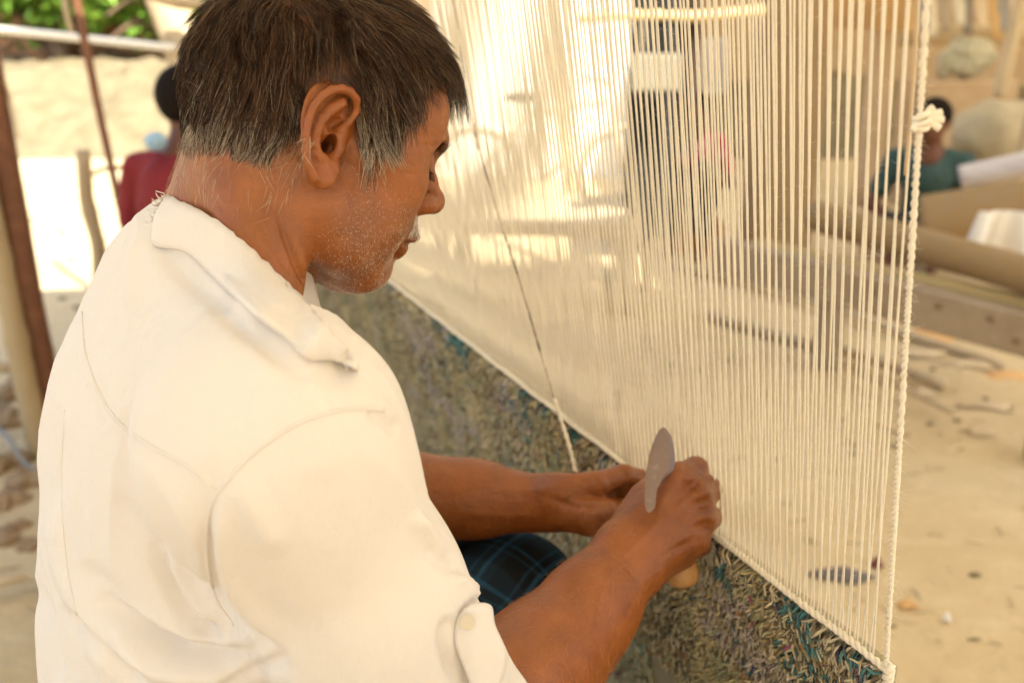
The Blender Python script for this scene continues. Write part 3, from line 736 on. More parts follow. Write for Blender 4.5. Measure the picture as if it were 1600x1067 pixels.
for j in range(rows):
    t = j / (rows - 1); m = ca * (1 - t) + cb * t
    o_ = m - ctr; o_ -= Ub * (o_ @ Ub)[:, None]; o_ /= np.linalg.norm(o_, axis=1, keepdims=True)
    m = m + o_ * (.004 * math.sin(t * math.pi) + .0018 * vnoise(m * 40, 61)[:, None] * t)
    if j == 0: m = m + np.stack([vnoise(m * 300, 62 + k) for k in range(3)], -1) * .0008
    
    sc_r = np.ones(n_)
    for i_ in range(n_):
        if i_ < 82:
            u_, _d = proj(c2w(m[i_])); hh = on_any(u_[0], u_[1])
            if hh is not None:
                dd = float(w2c(hh)[2]) - (.0022 + .0022 * math.sin(math.pi * t))
                if dd < m[i_][2]: sc_r[i_] = dd / m[i_][2]
    sm_ = np.minimum.reduce([np.roll(sc_r, k) for k in range(-3, 4)]); sm_ = sum(np.roll(sm_, k) for k in range(-3, 4)) / 7; m = m * np.minimum(sm_, 1)[:, None]
    grid.append(m)
inner = ca + (np.stack([(ctr - x) - Ub * ((ctr - x) @ Ub) for x in ca]) * .06) - Ub * .028
g = [inner, ca * .5 + inner * .5 - 0] + [grid[0] + (ctr - grid[0]) * .012] + grid + [grid[-1] + (ctr - grid[-1]) * .02]
g = np.array(g); r_ = len(g)
ii, jj = np.meshgrid(np.arange(r_ - 1), np.arange(n_ - 1), indexing='ij')
cq = np.stack([ii * n_ + jj, ii * n_ + jj + 1, (ii + 1) * n_ + jj + 1, (ii + 1) * n_ + jj], -1).reshape(-1, 4)
collar = kid(mesh('collar', c2w(g.reshape(-1, 3)), cq, M_shirt), man)
md = collar.modifiers.new('thick', 'SOLIDIFY'); md.thickness = .0014; md.offset = 0
fr_ = []
M_fray = mat('frayed_cotton', (.80, .75, .68), .9)
for k in range(30):
    a = np.array((246 + 18 * rng.random(), 306 + 62 * rng.random())); a[0] = np.interp(a[1], [304, 330, 350, 372], [262, 247, 243, 238]) + rng.normal(0, 2.0)
    p0 = at(a[0] + 5, a[1], .655 + .01 * rng.random()); v = at(a[0] - 7 - 9 * rng.random(), a[1] + rng.normal(0, 7), .652) - p0; w = rng.normal(0, .0016, 3); fr_.append([p0, p0 + v * .5 + w, p0 + v + w * .3])
V, q = strands(np.array(fr_), np.tile(np.array((.0006, .0005, .0003)), (30, 1))); kid(mesh('frayed_edge', V, q, M_fray), man)['kind'] = 'stuff'
# cuff tab with its button
def sheet(name, outline, dep, lift, thick=.0016, material=None, parent=man, bulge=.0):
    """a small flat piece of cloth, its outline followed over the shirt"""
    O = crom(np.array(outline + [outline[0]], float), 6)[:-1]; c0 = O.mean(0); V = []; 
    for k, s_ in enumerate((1, .82, .55, .25)):
        for u in O:
            v = c0 + (u - c0) * s_; h = None
            d_ = dep(v[0], v[1]) if callable(dep) else dep
            V.append(at(v[0], v[1], d_ - lift - bulge * (1 - s_ ** 2)))
    n = len(O); Fc = [(k * n + i, k * n + (i + 1) % n, (k + 1) * n + (i + 1) % n, (k + 1) * n + i) for k in range(3) for i in range(n)] + [tuple(range(3 * n, 4 * n))]
    o = kid(mesh(name, V, Fc, material or M_shirt), parent); m = o.modifiers.new('thick', 'SOLIDIFY'); m.thickness = thick; m.offset = 0
    return o
_h = on_shirt(722, 990, 0); CD = float(w2c(_h)[2]) if _h is not None else .62
def cuffdep(x, y): return CD + (x - 722) * .00022 + (y - 990) * .00008
sheet('cuff_tab', [(736, 943), (764, 944), (771, 975), (790, 1025), (776, 1075), (748, 1110), (735, 1067), (712, 1006), (712, 975), (722, 955)], cuffdep, .004, .003, bulge=.004)
b = MB(); c_ = at(731, 972, cuffdep(731, 972) - .0115)
ax = (at(731, 972, .5) - CAMP); ax /= np.linalg.norm(ax)
b.tube([c_ + ax * .0012, c_ - ax * .0012], .0042, 20); btn = kid(b.build('button', mat('button_shell', (.56, .48, .37), .45), smooth=False), man)
# lungi: a checked wrap over hips and thighs
def lungi_w(p):
    d = s_cone(p, HR, KR, .105, .072); d = smin(d, s_cone(p, HL, KL, .105, .078), .05)
    d = smin(d, s_cone(p, (HR + HL) / 2 + (0, 0, .02), (HR + HL) / 2 + (0, 0, .0), .16, .16), .05)
    d = smin(d, s_cone(p, (KR + KL) / 2 + (0, 0, .0), (HR + HL) / 2, .05, .1), .10)
    for K, A in ((KR, AR), (KL, AL)):
        d = smin(d, s_cone(p, K, K + (A - K) * .62, .080, .085), .03)
    d = smin(d, s_cone(p, KL + (.015, 0, .0), KL + (.03, -.02, -.30), .080, .10), .02)
    d = smin(d, s_cone(p, (KR + KL) / 2 + (-.03, 0, -.05), (KR + KL) / 2 + (-.05, 0, -.25), .07, .09), .09)
    return d
lP, lQ = nets(lungi_w, (-.6, .2, .2), (.3, 1.3, 1.0), .006)
lN = vnormals(lP, lQ)
lP = lP + lN * (.006 * (1 - np.abs(vnoise(lP * np.array((16, 16, 4)), 71))) ** 2 + .003 * vnoise(lP * 22, 72))[:, None]
M_lungi = mat('checked_cloth', (.010, .015, .022), .9, spec=.1, bump=[(900, .1, .001, None)])
def plaid(m):
    t = m.node_tree; b = t.nodes['Principled BSDF']; tc = t.nodes.new('ShaderNodeTexCoord')
    mp = t.nodes.new('ShaderNodeMapping'); mp.vector_type = 'POINT'; t.links.new(tc.outputs['Object'], mp.inputs[0]); mp.inputs['Rotation'].default_value = (.1, -.35, .45)
    sx = t.nodes.new('ShaderNodeSeparateXYZ'); t.links.new(mp.outputs[0], sx.inputs[0])
    def M(op, a, b_=None):
        n = t.nodes.new('ShaderNodeMath'); n.operation = op
        for i, v in enumerate((a, b_)):
            if v is None: continue
            if isinstance(v, (int, float)): n.inputs[i].default_value = v
            else: t.links.new(v, n.inputs[i])
        return n.outputs[0]
    def line(c, per, ph, w):
        f = M('FRACT', M('ADD', M('DIVIDE', c, per), ph)); return M('LESS_THAN', M('ABSOLUTE', M('SUBTRACT', f, .5)), w)
    x, y = sx.outputs[0], sx.outputs[1]
    a = M('ADD', line(x, .046, .1, .045), M('MULTIPLY', line(x, .046, .32, .028), .6)); c = M('ADD', line(y, .05, .0, .045), M('MULTIPLY', line(y, .05, .24, .028), .6))
    broad = M('ADD', line(x, .092, .4, .22), line(y, .10, .3, .22))
    s = M('MINIMUM', M('ADD', M('MULTIPLY', M('ADD', a, c), .55), M('MULTIPLY', broad, .12)), 1.0)
    mx = t.nodes.new('ShaderNodeMix'); mx.data_type = 'RGBA'; t.links.new(s, mx.inputs[0]); mx.inputs[6].default_value = (.011, .012, .014, 1); mx.inputs[7].default_value = (.030, .090, .165, 1)
    t.links.new(mx.outputs[2], b.inputs['Base Color'])
plaid(M_lungi)
kid(mesh('waist_wrap', lP, lQ, M_lungi), man)
# hairs on the forearm
def arm_hairs(P, Q, N, f, name):
    Pw = P; a, i = tri_sample(Pw, Q, N, f(Pw[Q].mean(1))); n = vnormals(P, Q)[Q[i, 0]]
    al = (WR - ER) / np.linalg.norm(WR - ER); t = -np.array((.3, -.6, .1)) + .0 * al + rng.normal(0, .45, a.shape); t -= n * np.sum(t * n, 1)[:, None]; t /= np.linalg.norm(t, axis=1, keepdims=True)
    L_ = .004 + .008 * rng.random((N, 1)); s2 = np.cross(n, t); w = rng.normal(0, .5, (N, 1))
    H = np.stack([a, a + (n * .3 + t) * L_ * .35, a + (n * .35 + t * 1.5 + s2 * w * .4) * L_ * .5, a + (n * .2 + t * 1.6 + s2 * w) * L_ * .7], 1)
    V, q = strands(H, np.tile(np.array((.00011, .0001, .00009, .00004)), (N, 1)))
    return kid(mesh(name, c2w(V), q, M_hair, None, True, np.tile(np.array((.42, .22, .10)), (len(V), 1))), man)
arm_hairs(P2, Q2, 420, lambda p: ((p[:, 0] > -.01) & (p[:, 0] < .10) & (p[:, 2] < .85)).astype(float), 'arm_hair')
# ================================================================== GROUND, FAR WALLS
def grid_mesh(x0, x1, y0, y1, nx, ny, f):
    xs = np.linspace(x0, x1, nx); ys = np.linspace(y0, y1, ny); X, Y = np.meshgrid(xs, ys, indexing='ij')
    V = np.stack([X, Y, f(X, Y)], -1).reshape(-1, 3); i, j = np.meshgrid(np.arange(nx - 1), np.arange(ny - 1), indexing='ij')
    return V, np.stack([i * ny + j, (i + 1) * ny + j, (i + 1) * ny + j + 1, i * ny + j + 1], -1).reshape(-1, 4)
def gz(X, Y):
    P = np.stack([X, Y, X * 0], -1); fade = np.clip(1 - np.hypot(X, Y - 4) / 11, 0, 1)
    return fade * (.035 * vnoise(P * .9, 81) + .012 * vnoise(P * 4, 82) + .006 * vnoise(P * 13, 83))
M_sand = mat('sandy_earth', (.56, .43, .255), .95, spec=.1, noise=[(1.3, (.50, .375, .20), .7, None, .42, .68), (6, (.66, .53, .33), .6, (1, 2.2, 1), .5, .75), (26, (.30, .22, .13), .5, None, .58, .8), (110, (.62, .52, .38), .4, None, .6, .8)],
             bump=[(9, .5, .03, None), (45, .5, .008, None)])
V, Q = grid_mesh(-7, 8, -3, 13, 300, 320, gz)
edge = grid_mesh(-120, 120, -60, 180, 60, 60, lambda X, Y: X * 0 - .05 - .0 * X)
V2, Q2_ = edge
gr = mesh('ground', V, Q, M_sand); tag(gr, kind='structure')
# the wide outer ground slopes gently away under the rim of the worked yard
tag(mesh('outer_ground', V2, Q2_, M_sand), kind='structure')

# far embankment, wall and trees on the left
M_bank = mat('dry_mud_rubble', (.23, .175, .10), .95, noise=[(3, (.12, .095, .05), .8, None, .4, .65), (12, (.30, .24, .14), .7, None, .5, .75)], bump=[(8, .8, .08, None)])
yb = at_z(40, 250, 0)[1]
def bankz(X, Y):
    t = np.clip((Y - yb) / 1.5, 0, 1); P = np.stack([X, Y, X * 0], -1)
    return t * .88 * (1 + .08 * vnoise(P * 1.2, 84)) + .10 * vnoise(P * 3, 85) * t + .05 * vnoise(P * 9, 86) * t - .04
V, Q = grid_mesh(-22, 22, yb - .2, yb + 5, 330, 60, bankz)
tag(mesh('embankment', V, Q, M_bank), kind='structure')
M_brick = mat('brick_wall_plaster', (.56, .27, .125), .9, noise=[(2, (.56, .33, .18), .8, None, .4, .7), (14, (.36, .16, .08), .6, (1, 1, 3), .5, .7)], bump=[(20, .6, .03, (1, 1, 3))])
yw = yb + 5
b = MB(); b.box((-4, yw, 1.9), (26, .3, 4.2), bev=.03)
for x in np.arange(-16, 9, 3.1): b.box((x, yw - .2, 1.9), (.45, .14, 4.3), bev=.02)
b.box((-4, yw, 4.06), (26.4, .5, .14), bev=.03)
tag(b.build('brick_wall', M_brick, smooth=False), 'long orange brick wall behind the sunlit embankment', 'wall')
M_leaf = mat('tree_leaves', (.13, .24, .04), .6, tint=True, sss=0, spec=.3)
M_bark = mat('bark', (.16, .10, .06), .9, bump=[(20, .6, .02, (1, 1, .2))])
def tree(x, y, h, r, n, label, group, seed, z0=.9):
    g_ = np.random.default_rng(seed); root = empty('tree', (x, y, 0)); tag(root, label, 'tree', group)
    b = MB(); b.tube(crom(np.array([(x, y, -.05), (x + .1, y, h * .3), (x - .1, y + .1, h * .6), (x, y, h * .9)])), np.linspace(.18, .06, 25), 9); kid(b.build('trunk', M_bark), root)
    b = MB()
    for k in range(9):
        a = g_.random() * 6.28; z = h * (.35 + .5 * g_.random()); b.tube(crom(np.array([(x, y, z), (x + math.cos(a) * r * .5, y + math.sin(a) * r * .5, z + .3), (x + math.cos(a) * r * .9, y + math.sin(a) * r * .9, z + .1)])), np.linspace(.06, .015, 17), 6)
    kid(b.build('limbs', M_bark), root)
    cl_ = g_.normal(0, 1, (60, 3)); cl_ /= np.linalg.norm(cl_, axis=1, keepdims=True); cl_ = cl_ * (.45 + .55 * g_.random((60, 1))) * np.array((r, r, r * .75)) + np.array((x, y, h))
    cc = cl_[g_.integers(0, 60, n)] + g_.normal(0, r * .13, (n, 3)); cc[:, 2] -= np.abs(g_.normal(0, .25, n))
    u = g_.normal(0, 1, (n, 3)); u[:, 2] = -np.abs(u[:, 2]) * .8; u /= np.linalg.norm(u, axis=1, keepdims=True); w = np.cross(u, g_.normal(0, 1, (n, 3))); w /= np.linalg.norm(w, axis=1, keepdims=True)
    s_ = (.07 + .06 * g_.random((n, 1))); q = np.stack([cc, cc + u * s_ + w * s_ * .4, cc + u * s_ * 2.1, cc + u * s_ - w * s_ * .4], 1)
    c = np.array((.8, .9, .6)) + g_.random((n, 1)) * np.array((1.0, .7, .5)); c = np.repeat(c, 4, axis=0)
    kid(mesh('crown', q.reshape(-1, 3), np.arange(n * 4).reshape(-1, 4), M_leaf, None, False, c), root)
t1 = at_y(90, 18, yw - 1.0); t2 = at_y(205, 10, yw - 1.3)
tree(t1[0], yw - 1.3, t1[2] + 1.05, 1.25, 9000, 'bright green leafy tree hanging over the orange wall, left of the thin brown stick', 'trees in front of the brick wall', 5)
tree(t2[0] + .5, yw - 1.0, t2[2] + 1.05, 1.35, 9000, 'bright green leafy tree over the orange wall, right of the thin brown stick', 'trees in front of the brick wall', 6)
tree(9, yw - 1.2, 4.2, 1.8, 7000, 'broad green tree at the far right end of the brick wall', 'trees in front of the brick wall', 8)

# ================================================================== THE SHED: unseen roofs on bamboo posts, shaped for the shade below
M_bam = mat('bamboo', (.46, .34, .19), .55, noise=[(7, (.34, .24, .12), .7, (1, 1, .25), .4, .7), (60, (.5, .4, .26), .4, (1, 1, .15), .5, .7)], bump=[(70, .3, .004, (1, 1, .1))])
M_wood = mat('old_wood', (.24, .155, .09), .8, noise=[(18, (.15, .09, .05), .8, (1, 1, .2), .4, .7), (80, (.33, .23, .14), .4, (1, 1, .15), .5, .7)], bump=[(60, .5, .006, (1, 1, .12))])
M_rust = mat('rusty_pipe', (.16, .065, .032), .65, noise=[(25, (.25, .11, .05), .6, None, .45, .7)], bump=[(80, .3, .003, None)])
M_pale = mat('pale_wood', (.50, .39, .24), .75, noise=[(14, (.38, .28, .16), .7, (1, 1, .3), .4, .7)], bump=[(60, .4, .004, (1, 1, .15))])
def pole(name, a, b_, r0, r1=None, m=M_bam, label=None, cat='pole', group=None, nodes=True, bend=.012, n=10, seed=0):
    a = np.array(a, float); b_ = np.array(b_, float); L_ = np.linalg.norm(b_ - a); k = max(12, int(L_ / .05)); t = np.linspace(0, 1, k)
    g_ = np.random.default_rng(seed + int(abs(a[0]) * 1000)); off = np.stack([np.interp(t, np.linspace(0, 1, 6), g_.normal(0, bend, 6)) for _ in range(3)], -1)
    P = a + (b_ - a) * t[:, None] + off; r = r0 + ((r1 if r1 is not None else r0 * .85) - r0) * t
    if nodes:
        ph = (t * L_ / .27) % 1; r = r * (1 + .14 * np.exp(-((ph - .5) / .06) ** 2))
    mb = MB(); mb.tube(P, r, n, noise=.05, seed=seed); o = mb.build(name, m)
    if label: tag(o, label, cat, group)
    return o
def base_of(px, py, px0, py0, lean_extra=0):
    pass
def stand(px0, py0, px1, py1, up_to, name, r, m, label, cat, group=None, nodes=True, z0=0.0, yt=None, seed=1, r1=None, grounded=True):
    """a pole whose foot shows at (px1, py1) and which passes (px0, py0) in nearly the same depth; carried on to height up_to"""
    a = at_z(px1, py1, z0); bb = at_y(px0, py0, yt if yt is not None else a[1]); d = bb - a; k = (up_to - a[2]) / d[2] if up_to else 1
    if grounded: a[2] -= .02
    return pole(name, a, a + d * k, r, r1, m, label, cat, group, nodes, seed=seed, bend=.005)
M_thatch = mat('translucent_thatch', (.36, .27, .15), .95, noise=[(30, (.24, .17, .09), .8, (1, .1, 1), .4, .7)], bump=[(50, .8, .02, (1, .08, 1))])
def translucent(m, w, colr):
    t = m.node_tree; b = t.nodes['Principled BSDF']; tr = t.nodes.new('ShaderNodeBsdfTranslucent'); tr.inputs[0].default_value = (*colr, 1)
    mx = t.nodes.new('ShaderNodeMixShader'); mx.inputs[0].default_value = w; o = t.nodes['Material Output']
    t.links.new(b.outputs[0], mx.inputs[1]); t.links.new(tr.outputs[0], mx.inputs[2]); t.links.new(mx.outputs[0], o.inputs[0])
translucent(M_thatch, .62, (.92, .86, .72))  # translucency added to send soft sunlight down through the roofs
def roof(x0, x1, y0, y1, z0, z1, posts, label, group='unseen thatched roofs shading the looms', hide=()):
    root = empty('shade_roof', ((x0 + x1) / 2, y0, 0)); tag(root, label, 'roof', group)
    b = MB(); n = 40; g_ = np.random.default_rng(int(x1 * 10)); xs = np.linspace(x0, x1, n); m_ = 24; ys = np.linspace(y0, y1, m_); X, Y = np.meshgrid(xs, ys, indexing='ij')
    Z = z0 + (z1 - z0) * (Y - y0) / (y1 - y0) + g_.normal(0, .015, X.shape); top = np.stack([X, Y, Z + .09], -1).reshape(-1, 3); bot = np.stack([X, Y, Z], -1).reshape(-1, 3)
    i, j = np.meshgrid(np.arange(n - 1), np.arange(m_ - 1), indexing='ij'); q = np.stack([i * m_ + j, (i + 1) * m_ + j, (i + 1) * m_ + j + 1, i * m_ + j + 1], -1).reshape(-1, 4)
    b.add(top, q.tolist()); b.add(bot, q[:, ::-1].tolist())
    rim = [k * m_ for k in range(n)] + [(n - 1) * m_ + k for k in range(1, m_)] + [k * m_ + m_ - 1 for k in range(n - 2, -1, -1)] + [k for k in range(m_ - 2, 0, -1)]
    R_ = np.concatenate([top[rim], bot[rim]]); k = len(rim); b.add(R_, [(i, i + k, (i + 1) % k + k, (i + 1) % k) for i in range(k)])
    kid(b.build('translucent_thatch', M_thatch, smooth=False), root)
    for x in np.linspace(x0 + .2, x1 - .2, 7): kid(pole('rafter', (x, y0 + .05, z0 - .05), (x, y1 - .05, z1 - .05), .035), root)
    for y in np.linspace(y0 + .3, y1 - .3, 4): kid(pole('purlin', (x0, y, z0 + (z1 - z0) * (y - y0) / (y1 - y0) - .12), (x1, y, z0 + (z1 - z0) * (y - y0) / (y1 - y0) - .12), .04), root)
    for (x, y) in posts: kid(pole('post', (x, y, -.03), (x, y, z0 + (z1 - z0) * (y - y0) / (y1 - y0) - .1), .05), root)
roof(-1.9, 3.6, -5.8, 3.25, 2.45, 3.0, [(-1.8, -5.6), (3.4, -5.6), (3.4, 2.9)], 'unseen thatched roof on bamboo posts, shaped to shade the near loom')  # out of view; extent and height set for the light on the weaver
roof(1.85, 9.8, 2.6, 11.8, 3.1, 3.4, [(9.5, 2.9), (6.4, 11.4), (9.5, 11.4)], 'unseen thatched roof on bamboo posts, added to shade the far looms')  # out of view; placed so the right side falls in shade
# ---- left side poles
stand(-12, 130, 92, 700, 2.85, 'wooden_post', .041, M_rust, 'thick dark brown post leaning at the left edge of the yard', 'post', nodes=False, seed=3)
stand(-22, 300, 62, 712, 2.6, 'bamboo_post', .036, M_bam, 'pale bamboo post just in front of the dark brown post', 'post', seed=4)
stand(127, 228, 178, 590, None, 'bamboo_stake', .027, M_bam, 'short sawn bamboo stake standing before the white sunlit ground', 'stake', seed=5, r1=.026)
stand(118, -10, 228, 520, 2.5, 'thin_stick', .014, M_rust, 'long thin reddish brown stick leaning between stake and seated man in red', 'stick', nodes=False, seed=6, r1=.022)
pa, pb = at(-60, 41, 4.1), at(274, 76, 4.1); pole('bamboo_rail', pa, pb, .0165, .0165, mat('sunlit_bamboo', (.80, .74, .62), .5), 'bamboo rail tied to the stick at top left, sunlight painted into its white', 'rail', nodes=False, bend=.001)  # sunlit brightness is put into the rail's pale colour
pole('bamboo_rail', at(130, 268, 4.3), at(330, 258, 4.3), .010, .010, M_bam, 'thin bamboo rail at waist height behind the man in red', 'rail')
pole('branch', at(-60, 66, 3.0), at(52, 74, 3.0), .012, .008, M_wood, 'short brown branch sticking in at the left edge below the white rail', 'branch', nodes=False)
pole('slanted_beam', at(245, -40, 4.2), at(322, 160, 4.2), .085, .085, M_pale, 'broad light brown slanting beam behind the head of the weaver', 'beam', nodes=False)
pole('bamboo_rail', at(228, -6, 4.0), at(420, 22, 4.0), .022, .022, M_bam, 'brown rail crossing the slanted beam at the top edge', 'rail')
def rope_(name, P, r, m, label=None, cat='rope', group=None, n=6, tw=0, pitch=.02, k=10, parent=None):
    C_ = crom(np.array(P, float), k); b = MB()
    if tw:
        L_ = np.concatenate([[0], np.cumsum(np.linalg.norm(np.diff(C_, axis=0), axis=1))]); nn = int(L_[-1] / (pitch / 6)); s_ = np.linspace(0, L_[-1], nn)
        C_ = np.stack([np.interp(s_, L_, C_[:, c]) for c in range(3)], -1); T, N_, B_ = frames(C_); g_ = np.random.default_rng(3)
        for a in range(tw):
            ph = (s_ / pitch + 1.1 * np.array([vnoise(np.array([[x * 18, 3, 0]]))[0] for x in s_])) * 2 * math.pi + a * 2 * math.pi / tw; rr = r * .46 * (1 + .0 * s_)
            b.tube(C_ + N_ * (np.cos(ph) * rr)[:, None] + B_ * (np.sin(ph) * rr)[:, None], r * .56 * (1 + .22 * np.array([vnoise(np.array([[x * 90, a, 0]]))[0] for x in s_])), n, noise=.12, seed=a)
    else: b.tube(C_, r, n)
    o = b.build(name, m, parent)
    if label: tag(o, label, cat, group)
    return o
M_cotton = mat('cotton_yarn', (.78, .70, .56), .9, spec=.1, sheen=.2, noise=[(300, (.70, .61, .46), .5, None, .4, .7)], bump=[(1500, .3, .0006, None)])
M_jute = mat('jute_rope', (.50, .39, .25), .9, bump=[(600, .4, .001, None)])
rope_('hanging_rope', [at(97, -40, 3.25), at(103, 15, 3.25), at(112, 52, 3.27)], .010, M_jute, 'thick rope end hanging over the white bamboo rail')
rope_('hanging_rope', [at(-4, 60, 2.9), at(6, 120, 2.9), at(20, 170, 2.92), at(28, 215, 2.9)], .004, M_jute, 'thin frayed cord dangling at the far left edge')
pole('metal_rod', at_z(-60, 600, .25), at_z(70, 742, .0), .008, .008, mat('dull_steel', (.25, .25, .25), .45, metal=.6), 'thin grey metal rod slanting down by the bamboo post', 'rod', nodes=False)
pole('stick', at_z(-60, 925, .05), at_z(66, 898, .06), .012, .010, M_pale, 'pale stick lying on the earth at lower left', 'stick', nodes=False)
pole('stick', at_z(-60, 575, .28), at_z(30, 572, .28), .018, .018, M_bam, 'short bamboo stick held level at the left edge', 'stick', nodes=False)

# ================================================================== THE LOOM
Ld = c2w(np.array(((105 - 800) / F, (45 - 533.5) / F, 1))) - CAMP; Ld[2] = 0; Ld /= np.linalg.norm(Ld)
Ud = -(c2w(np.array(((1250 - 800) / F, (3200 - 533.5) / F, 1))) - CAMP); Ud /= np.linalg.norm(Ud)
Nd = np.cross(Ud, Ld); Nd = Nd if Nd[0] < 0 else -Nd; Nd /= np.linalg.norm(Nd)        # towards the weaver
F0 = at(1384, 1040, .685)
def lp_(s, t, o=0): return F0 + Ld * s + Ud * t + Nd * o
LEN = 2.5
print('LOOM', F0, Ld, Ud, Nd, proj(lp_(2.0, 0)), proj(lp_(2.4, 0)), proj(lp_(0, .62)), proj(lp_(.3, 0)), proj(lp_(.5, 0)))
TT = (2.25 - F0[2]) / Ud[2]; TB = (.28 - F0[2]) / Ud[2]
loom = empty('loom', tuple(lp_(LEN / 2, TB) * (1, 1, 0))); tag(loom, 'upright carpet loom strung with cream cotton warp threads and a carpet begun', 'loom')
b = MB(); b.tube([lp_(-1.36, TT), lp_(LEN + .35, TT)], .075, 16); kid(b.build('upper_beam', M_wood), loom)
b = MB(); b.tube([lp_(-1.36, TB, -.02), lp_(LEN + .35, TB, -.02)], .085, 16); kid(b.build('lower_beam', M_wood), loom)
for s_ in (-1.30, LEN + .30):
    a = lp_(s_, TT + .15, -.14); f_ = lp_(s_, TB - .35, -.14); f_ = a + (f_ - a) * (a[2] + .03) / (a[2] - f_[2])
    b = MB(); b.bar(f_, a, .10, .12, up=Nd, bev=.008); kid(b.build('side_post', M_wood), loom)
nthr = int(LEN / .0079)
g_ = np.random.default_rng(12)
def thread_path(s, back, k=40):
    t = np.linspace(-.004, TT - .02, k)
    tt_ = np.clip(t, 0, None)
    sep = (.014 * (1 - np.exp(-tt_ / .25))) * (1 if back else 0)
    wob = .0004 * np.array([vnoise(np.array([[x * 9 + s * 100, 0, back]]))[0] for x in t])
    ds = g_.normal(0, .0006); d2 = g_.normal(0, .0008)
    return np.array([lp_(s + wob[i] + (ds + d2 * t[i] / TT) * min(1, tt_[i] * 8), t[i], -sep[i]) for i in range(k)])
cnt = 0; far = MB(); fuzz = []
for i in range(nthr):
    for back in (0, 1):
        s_ = .012 + i * .0079 + back * .0040
        if i in (45, 46) and back: continue
        if cnt < 296:
            P_ = thread_path(s_, back, 90 if s_ < .35 else 30)
            r = .00076 * (1 + .18 * min(1, max(0, (s_ - .3) / .3))) * (1 + .18 * vnoise(np.stack([np.arange(len(P_)) * .9, np.full(len(P_), i * 7.3), np.full(len(P_), back)], -1)))
            V, Fc = tube_vf(P_, r, 6 if s_ < .5 else 5); o = mesh('warp_thread', V, Fc, M_cotton); kid(o, loom)
            if s_ < .45: fuzz.append(P_)
            cnt += 1
        else: far.tube(thread_path(s_, back, 8), .00092, 4)
o = far.build('warp_threads', M_cotton, loom); o['kind'] = 'stuff'
# selvedge cord, the thin thread beside it, the knot with its tuft
sel = [lp_(-.001, t, .001) for t in np.linspace(-.03, TT - .02, 14)]
cord = rope_('selvedge_cord', sel, .0019, M_cotton, n=8, tw=2, pitch=.0095, parent=loom); FUZZ2 = sel
kid(rope_('selvedge_thread', [lp_(.0035 + .001 * math.sin(t * 40), t, .003) for t in np.linspace(.36, TT - .03, 20)], .0008, mat('tan_yarn', (.55, .40, .24), .9), n=5), loom)
kn = None
tk = min(np.linspace(.2, 1.2, 1000), key=lambda t: abs(proj(lp_(0, t))[0][1] - 188))
K0 = lp_(-.001, tk); vr = np.array((1, 0, 0)); vd = np.array((0, -sp, -cp))
b = MB()
for q in range(3):
    th_ = np.linspace(0, 2 * math.pi, 18); rr = .0031; off = (q - 1) * .0024
    b.tube(K0 + np.outer(np.cos(th_), np.array((1, 0, 0))) * rr + np.outer(np.sin(th_), np.array((0, 1, 0))) * rr + np.outer(th_ * 0 + 1, Ud) * off + np.outer(np.sin(th_ + q), Ud) * .0016, .0015, 7)
for (dx, dy, l) in ((24, -10, 1), (26, -1, 1), (22, 9, 1), (-10, 12, 1), (14, -16, .8)):
    e = K0 + (vr * dx + vd * dy) * .00042; b.tube(crom(np.array([K0, (K0 + e) / 2 + vd * -.0008, e])), np.linspace(.0014, .0019, 17), 7, noise=.2)
kid(b.build('knot', M_cotton), loom)
# fuzz of the cotton
FZ = []
def fuzzline(P_, n, r0, L0):
    P_ = np.array(P_); i = g_.random(n) * (len(P_) - 1); k = i.astype(int); a = P_[k] + (P_[k + 1] - P_[k]) * (i - k)[:, None]
    u = g_.normal(0, 1, (n, 3)); u /= np.linalg.norm(u, axis=1, keepdims=True); w = g_.normal(0, .5, (n, 3)); l = L0 * (.4 + g_.random((n, 1)))
    a = a + u * r0; FZ.append(np.stack([a, a + u * l * .5, a + (u + w) * l], 1))
for P_ in fuzz: fuzzline(P_, 90, .0006, .0022)
fuzzline(crom(np.array(sel), 20), 1500, .0019, .0040)
FZ = np.concatenate(FZ); V, q = strands(FZ, np.tile(np.array((.00009, .00007, .00003)), (len(FZ), 1)))
o = kid(mesh('yarn_fuzz', V, q, M_cotton), loom); o['kind'] = 'stuff'
# ---- carpet
carpet = empty('carpet', tuple(lp_(LEN / 2, -.35))); tag(carpet, 'half woven carpet with shaggy beige, brown and teal pile below the warp', 'carpet')
M_back = mat('carpet_ground', (.34, .29, .18), .95, bump=[(300, .5, .003, None)])
b = MB(); nS = 60; Vb = []
for o_ in (.001, -.006):
    for i in range(nS + 1):
        for t in (0.0, -.15, -.35, TB + .05): Vb.append(lp_(-.004 + (LEN - .0) * i / nS, t, o_))
Fc = []
for l in (0, 1):
    for i in range(nS):
        for j in range(3):
            a = l * (nS + 1) * 4 + i * 4 + j; f = (a, a + 1, a + 5, a + 4); Fc.append(f if l else f[::-1])
k0 = (nS + 1) * 4
for i in range(nS): Fc.append((i * 4, (i + 1) * 4, k0 + (i + 1) * 4, k0 + i * 4))
Fc += [(j, j + 1, k0 + j + 1, k0 + j) for j in range(3)] + [(nS * 4 + j, nS * 4 + j + 1, k0 + nS * 4 + j + 1, k0 + nS * 4 + j) for j in range(3)]
b.add(Vb, Fc); kid(b.build('woven_ground', M_back, smooth=False), carpet)
rs, rt_ = [], []
row = .0041; t = -.004
pal = np.array([(.50, .42, .26), (.36, .30, .155), (.30, .30, .19), (.27, .21, .11), (.50, .43, .29), (.17, .13, .08), (.40, .36, .24)])
